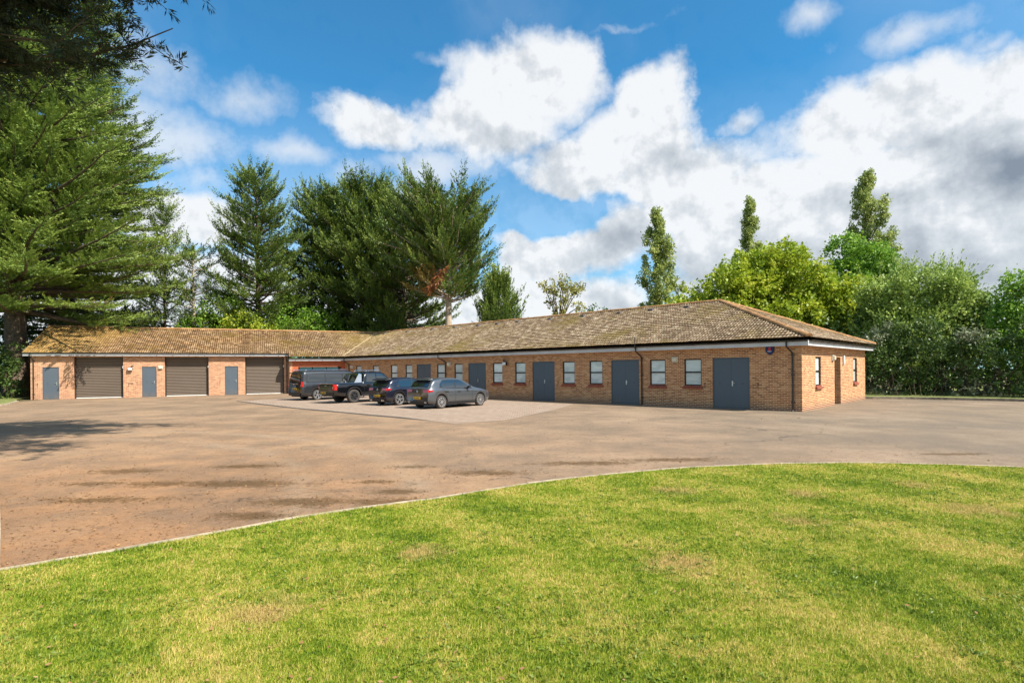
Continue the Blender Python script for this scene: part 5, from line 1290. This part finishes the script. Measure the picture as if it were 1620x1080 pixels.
# --- small trees over the wing
r = np.random.default_rng(9); lob = []
Hs = ZT(880, 428, 52)
for k in range(15):
    a = r.random() * 6.28; f = r.random(); lob.append((math.cos(a) * 2.1 * f + .3, math.sin(a) * 1.6 * f, Hs - .9 - 3.6 * f * r.random() - r.random() * .6, .55, .55, .5))
broadleaf('thin_leafed_tree', 'thin olive-yellow tree with airy crown above the middle of the roof', (PX(885, 52), 52, 0), lob, 41, M_sparse, H0=4.5, tr=.13, dens=4.5, n=12, ls=.20, crad=.28, gap=.25)
broadleaf('distant_treetop', 'tiny green treetop just showing over the roof ridge', (PX(944, 70), 70, 0), [(0, 0, ZT(944, 492, 70) - 1.0, 2.2, 2, 1.4)], 42, M_green, H0=4, tr=.15, dens=3, n=14, ls=.25)
def poplar(label, px, Y, py, wpx, py0, seed, skirt=0, mat=M_pop, lean=0.0):
    H = ZT(px, py, Y); w = wpx / 874.2 * Y / 2; r = np.random.default_rng(seed); root = tree_root('poplar', label, 'poplar tree', (PX(px, Y), Y, 0), 'poplars behind the wing')
    tb = MB(); tb.tube([(0, 0, 0), (lean * .5, 0, H * .5), (lean, 0, H * .97)], [.28, .18, .03], 8); C_, OD = [], []
    z0 = max(1.5, ZT(px, py0, Y)); n = int((H - z0) * 4.0)
    for i in range(n):
        f = (i + r.random()) / n; z = z0 + (H - z0) * f; prof = w * .90 * (1.0 if f < .3 else (1 - ((f - .3) / .7) ** 1.7)) * (.55 + .6 * r.random()) + .12
        a = r.random() * 6.28; p0 = np.array([lean * z / H, 0, max(0.5, z - prof * 1.6)]); p1 = np.array([lean * z / H + math.cos(a) * prof + .12 * prof, math.sin(a) * prof, z + .25])
        tb.tube([p0, (p0 + p1) / 2 + np.array([0, 0, -.15]), p1], [.05, .035, .012], 4, cap=False); lr_ = .35 + .42 * r.random() * (1 - .4 * f)
        for j in range(5): C_.append(np.array([lean * z / H, 0, z]) + r.normal(size=3) * np.array([.28, .28, .2]) * (1.2 - f)); OD.append(unit(r.normal(size=3)))
        for j in range(int(34 * lr_ ** 1.3 * 2)):
            dd = unit(r.normal(size=3)); t = r.random() ** .5
            if r.random() < .7: C_.append(p1 - np.array([0, 0, .2]) + dd * lr_ * t * np.array([1, 1, 1.5])); OD.append(unit(dd + np.array([.4, 0, .3])))
            else: q_ = .45 + .5 * r.random(); C_.append(p0 + (p1 - p0) * q_ + r.normal(size=3) * .15); OD.append(dd)
    tb.build('trunk', M_bark, root, True); C_ = np.array(C_); OD = np.array(OD)
    crown(root, [clumps(C_, .26 * (.6 + .7 * r.random(len(C_))), r, 14, .21, OD)], mat)
poplar('leftmost poplar, windblown and standing alone above the ridge', 1045, 66, 338, 62, 500, 51, lean=-.3)
poplar('short dark poplar tip poking out above the round yellow-green tree', 1187, 84, 318, 38, 480, 52)
poplar('tallest and rightmost poplar, a broad ragged column', 1372, 60, 276, 84, 470, 53, lean=.2)
r = np.random.default_rng(77); lob = []
Yc = 46.5; Xc = PX(1205, Yc)
for x, z, rad in [(0, 7.6, 3.9), (-7.2, 3.9, 2.4), (-6.3, 5.4, 2.3), (-3.9, 6.8, 3.2), (3.4, 7.0, 3.4), (-1.8, 8.1, 3.2), (1.4, 8.3, 3.2), (7.4, 3.2, 2.3), (4.6, 6.4, 2.8), (6.0, 5.5, 2.6), (-5.8, 5.3, 2.5), (6.7, 4.0, 2.2), (-6.6, 3.8, 2.0), (3.5, 4.3, 3.2), (-3, 4.2, 3.2), (0, 4.5, 3.6)]:
    lob.append((x, -1.2 + r.normal() * .9, z, rad, rad * 1.0, rad * .88))
broadleaf('round_maple', 'large rounded yellow-green tree behind the right end of the roof', (Xc, Yc, 0), lob, 54, M_maple, H0=2.5, tr=.38, dens=2.8, n=20, ls=.25, crad=.34, gap=.08, lumps=11)
broadleaf('bright_green_tree', 'bright green leafy tree at the foot of the tallest poplar', (PX(1362, 50), 50, 0), [(-1.2, 0, 12.2, 1.7, 1.6, 1.6), (.8, 0, 11.0, 2.0, 1.9, 1.9), (-1.6, 0, 9.6, 2.0, 1.8, 1.9), (1.6, 0, 9.0, 1.8, 1.8, 1.9), (-.4, -.4, 7.6, 2.9, 2.4, 2.4), (1.8, 0, 6.6, 2.4, 2, 2.2), (-1.8, 0, 5.4, 2.4, 2, 2.4), (0.5, 0, 3.8, 3.0, 2.2, 2.6)], 55, M_green, H0=2.5, tr=.25, dens=3.0, n=20, ls=.24, crad=.34, lumps=8)
# --- willow-like bush, hedge and tree on the right
Yw = 38
broadleaf('whippy_bush_tree', 'broad grey-green bushy tree with whippy upright shoots right of the building', (PX(1462, Yw), Yw, 0),
          [(-2.0, 0, 6.2, 2.1, 1.9, 1.7), (.5, 0, 6.9, 2.2, 2.0, 1.7), (2.2, 0, 5.3, 1.5, 1.8, 1.4), (-2.6, 0, 4.2, 1.9, 1.8, 1.9), (0, -.5, 4.6, 2.8, 1.9, 2.2), (2.8, 0, 3.8, 1.7, 1.6, 1.8), (0, 0, 2.2, 3.6, 1.8, 1.8)], 56, M_wil, H0=1.5, tr=.16, dens=5.0, n=22, ls=.19, crad=.36, spiky=420, sl=1.3, gap=.05, lumps=8)
broadleaf('right_edge_tree', 'dark green bushy tree cut by the right edge of the photo', (PX(1638, 33), 33, 0),
          [(0, 0, 5.4, 1.9, 1.8, 1.9), (-1.0, -.2, 4.2, 1.8, 1.6, 1.6), (1.2, 0, 4.4, 2.2, 1.8, 1.8), (-.8, -.4, 2.6, 2.2, 1.6, 1.7), (1.6, 0, 2.4, 2.4, 1.8, 2.0), (4.0, 0, 4.2, 2.6, 2.0, 2.2)], 57, M_green, H0=1.2, tr=.16, dens=5.0, n=22, ls=.17, crad=.34, spiky=120, sl=.8, lumps=6)
def hedge(name, label, loc, pts, h, wd, seed, mat, n=22, ls=.12, dens=9.0, stems=60, mat2=None, cat='hedge'):
    r = np.random.default_rng(seed); root = tree_root(name, label, cat, loc); L0 = np.array(loc); P = np.array([(x, y, 0) for x, y in pts]) - L0
    seg = np.linalg.norm(np.diff(P, axis=0), axis=1); tot = seg.sum(); cum = np.concatenate([[0], np.cumsum(seg)])
    N = int(tot * (h * 2 + wd) * dens); s = r.random(N) * tot; k = np.clip(np.searchsorted(cum, s) - 1, 0, len(seg) - 1)
    t = (s - cum[k]) / seg[k]; base = P[k] + (P[k + 1] - P[k]) * t[:, None]; d = unit(P[k + 1] - P[k]); nn = np.stack([-d[:, 1], d[:, 0], np.zeros(N)], 1)
    hz = h * (1 + .10 * np.sin(s * .9 + seed) + .07 * np.sin(s * 2.7)); zf = r.random(N) ** .9
    side = np.where(r.random(N) < .72, 1, -1) * (.45 + .6 * r.random(N)); bulge = 1 + .22 * np.sin(s * 2.3 + zf * 5) + .15 * np.sin(s * 5.1 + zf * 9)
    w_ = wd / 2 * np.sqrt(np.clip(1.05 - (np.clip(zf - .35, 0, 1) / .65) ** 2.2, 0.05, 1)) * bulge
    c = base + nn * (side * w_)[:, None] + np.array([0, 0, 1.0]) * (zf * hz + .08)[:, None]
    kp = np.sin(c[:, 0] * 2.9) * np.sin(c[:, 1] * 2.6) * np.sin(c[:, 2] * 3.3 + seed) > -.32
    c, nnk, sk = c[kp], (nn * side[:, None])[kp], s[kp]
    tb = MB()
    for i in range(stems):
        s_ = r.random() * tot; k_ = int(np.clip(np.searchsorted(cum, s_) - 1, 0, len(seg) - 1)); q = P[k_] + (P[k_ + 1] - P[k_]) * ((s_ - cum[k_]) / seg[k_]); nv = np.array([-(P[k_ + 1] - P[k_])[1], (P[k_ + 1] - P[k_])[0], 0]); nv = unit(nv)
        q = q + nv * r.uniform(-.1, .45) * wd; a = r.random() * 6.28; pts_ = limb_pts(q, a, 1.0 + .5 * r.random(), h * (.4 + .45 * r.random()), r, -.6, 5, .12)
        tb.tube(pts_, [.028, .024, .02, .015, .01, .006], 4, cap=False)
    tb.build('stems', M_bark, root, True)
    od = unit(nnk + np.array([0, 0, .3]))
    if mat2 is not None:
        m = (np.sin(sk * 1.3 + seed) + np.sin(c[:, 2] * 1.7 + 1) + r.normal(size=len(c)) * .5 > 1.15)
        crown(root, [clumps(c[m], np.full(m.sum(), .24), r, n, ls, od[m])], mat2, 'pale_foliage'); c, od = c[~m], od[~m]
    crown(root, [clumps(c, np.full(len(c), .26), r, n, ls, od)], mat, 'foliage')
    return root
hedge('hedge', 'tall dark shaggy hedge behind the kerb right of the building', (25.5, 33.5, 0), [(32.4, 26.3), (29.0, 29.6), (25.9, 32.4), (22.7, 34.2), (18.5, 37.0)][::-1], 4.1, 2.2, 71, M_hedge, dens=9, ls=.15, stems=150, mat2=M_hedgep)
hedge('hedge', 'deep green shaded hedge on the left beside the garage end wall', (-38, 40, 0), [(-36.4, 41.0), (-38.6, 40.0), (-43, 40.0), (-50, 38)], 4.0, 2.4, 72, M_hedge, dens=6.5, ls=.16, stems=40)
broadleaf('background_bush', 'dark foliage mass behind the left hedge under the giant conifer', (-50, 53, 0), [(0, 0, 3.5, 6, 3, 4), (6, 2, 2.2, 4, 3, 2.6), (-7, 0, 3.5, 5, 3, 4)], 73, M_hedge, tr=.15, dens=1.8, n=16, ls=.30, crad=.5, cat='bush', group='broadleaf growth behind the garages')

hedge('hedge', 'rear row of dark undergrowth closing the gaps behind the right hand hedge', (28, 38, 0), [(16.5, 44.5), (24, 40.5), (30, 36.5), (38, 31)], 5.2, 3.0, 74, M_hedge, dens=3.6, ls=.26, stems=20)
hedge('hedge', 'rear row of undergrowth under the giant conifers on the far left', (-45, 52, 0), [(-37, 58), (-44, 53), (-52, 50), (-62, 47)], 4.6, 3.0, 75, M_hedge, dens=3.2, ls=.28, stems=10)

# ------------------------------------------------------------------ grass and litter
def lawn_edge_y(x): return np.interp(x, [p[0] for p in LAWN], [p[1] for p in LAWN], left=-9, right=-9)
def grass():
    r = np.random.default_rng(3); N = 820000
    u = r.random(N); Y0, Y1, pw = 2.5, 10.6, .62
    Y = (Y0 ** pw + u * (Y1 ** pw - Y0 ** pw)) ** (1 / pw); X = (r.random(N) * 2 - 1) * (Y * 1.12 + .6)
    k = (Y < lawn_edge_y(X) - .03) & (X > -4.85) & (X < 12.8); X, Y = X[k], Y[k]; n = len(X)
    tuft = .6 + .4 * np.sin(X * 5.3 + np.sin(Y * 4)) * np.sin(Y * 6.1 + np.sin(X * 3))
    h = (.014 + .022 * r.random(n)) * (.7 + .5 * tuft) ; wd = .0028 + .0009 * Y
    a = r.random(n) * 6.28; ln = .3 + r.random(n) * 1.5
    base = np.stack([X, Y, np.full(n, .020)], 1); d = np.stack([np.cos(a) * ln, np.sin(a) * ln, np.ones(n)], 1)
    tip = base + unit(d) * (h * 1.25)[:, None]; sd = np.stack([-np.sin(a + .6), np.cos(a + .6), np.zeros(n)], 1) * (wd / 2)[:, None]
    q = np.stack([base - sd, base + sd, tip], 1)
    o = link('grass', mesh_np('grass', q, 3, M_blade, r.random(n)))
    tag(o, 'short mown grass blades covering the lawn', 'grass', kind='stuff')
grass()
def weeds():
    r = np.random.default_rng(4); cen = []
    for _ in range(4200):
        Y = 2.8 + 7 * r.random() ** 1.3; X = (r.random() * 2 - 1) * Y
        if Y < lawn_edge_y(X) - .1 and X > -4.7 and math.sin(X * 1.7 + 1) * math.sin(Y * 2.1) > -.45 + .5 * r.random(): cen.append((X, Y))
    C_ = np.array(cen); n = 9; N = len(C_); a = r.random((N, n)) * 6.28; L = .016 + .026 * r.random((N, n))
    o = np.zeros((N, n, 3)); o[..., 0] = C_[:, None, 0]; o[..., 1] = C_[:, None, 1]; o[..., 2] = .026; o[..., :2] += r.normal(size=(N, n, 2)) * .02
    d = unit(np.stack([np.cos(a), np.sin(a), .25 + .5 * r.random((N, n))], -1))
    q = blades_from(o.reshape(-1, 3), d.reshape(-1, 3), L.ravel(), (L * .42).ravel(), r)
    m = mesh_np('lawn_weeds', q, 4, M_weed, np.clip(.30 + .3 * np.repeat(r.random(N), n) + .35 * r.random(N * n), 0, 1))
    tag(link('lawn_weeds', m), 'broad-leaved weeds scattered through the lawn', 'weeds', kind='stuff')
weeds()
def litter():
    r = np.random.default_rng(6); N = 90000
    # denser on the left by the lawn edge and in the stained patches
    Y = 3.5 + 24 * r.random(N) ** 2.0; X = (r.random(N) * 2 - 1) * Y * .95
    st = np.zeros(N)
    for sx, sy, rx, ry in STAINS: st = np.maximum(st, np.exp(-((X - sx) / rx) ** 2 - ((Y - sy) / ry) ** 2))
    dens = .10 + .5 * np.exp(-np.hypot(X + 7, Y - 6) / 4.0) + .9 * st + .5 * np.exp(-np.abs(Y - lawn_edge_y(X) - .15) / .15)
    k = (r.random(N) < dens) & ((Y > lawn_edge_y(X) + .06)) & (X > -Y * .95) & (X < 10); X, Y, st = X[k], Y[k], st[k]; n = len(X)
    a = r.random(n) * 6.28; L = (.014 + .036 * r.random(n)) * (.8 + .02 * Y); w_ = L * (.15 + .5 * r.random(n))
    o = np.stack([X, Y, np.full(n, .009)], 1); d = unit(np.stack([np.cos(a), np.sin(a), .25 * r.random(n)], -1))
    sd = np.stack([-np.sin(a), np.cos(a), .3 * r.normal(size=n)], 1) * (w_ / 2)[:, None]
    q = np.stack([o, o + d * (L * .5)[:, None] + sd, o + d * L[:, None], o + d * (L * .5)[:, None] - sd], 1)
    rn = np.clip(r.random(n) ** 1.2 * .95 - st * .45, 0, 1); rn[r.random(n) < .02] = 1
    tag(link('leaf_litter', mesh_np('leaf_litter', q, 4, M_debris, rn)), 'dry leaf litter and pine debris strewn over the driveway', 'leaf litter', kind='stuff')
litter()
def lawn_leaves():
    r = np.random.default_rng(8); N = 1500; Y = 2.8 + 7.5 * r.random(N); X = (r.random(N) * 2 - 1) * Y
    k = (Y < lawn_edge_y(X) - .1) & (X > -4.7) & (r.random(N) < .25 + .5 * (X < 0)); X, Y = X[k], Y[k]; n = len(X)
    a = r.random(n) * 6.28; L = .015 + .03 * r.random(n); o = np.stack([X, Y, .040 + .01 * r.random(n)], 1); d = unit(np.stack([np.cos(a), np.sin(a), .3 * r.normal(size=n)], 1))
    q = blades_from(o, d, L, L * .55, r, up=2.5)
    tag(link('fallen_leaves', mesh_np('fallen_leaves', q, 4, M_debris, np.clip(.3 + .7 * r.random(n), 0, 1))), 'few dry fallen leaves lying on the lawn', 'fallen leaves', kind='stuff')
lawn_leaves()
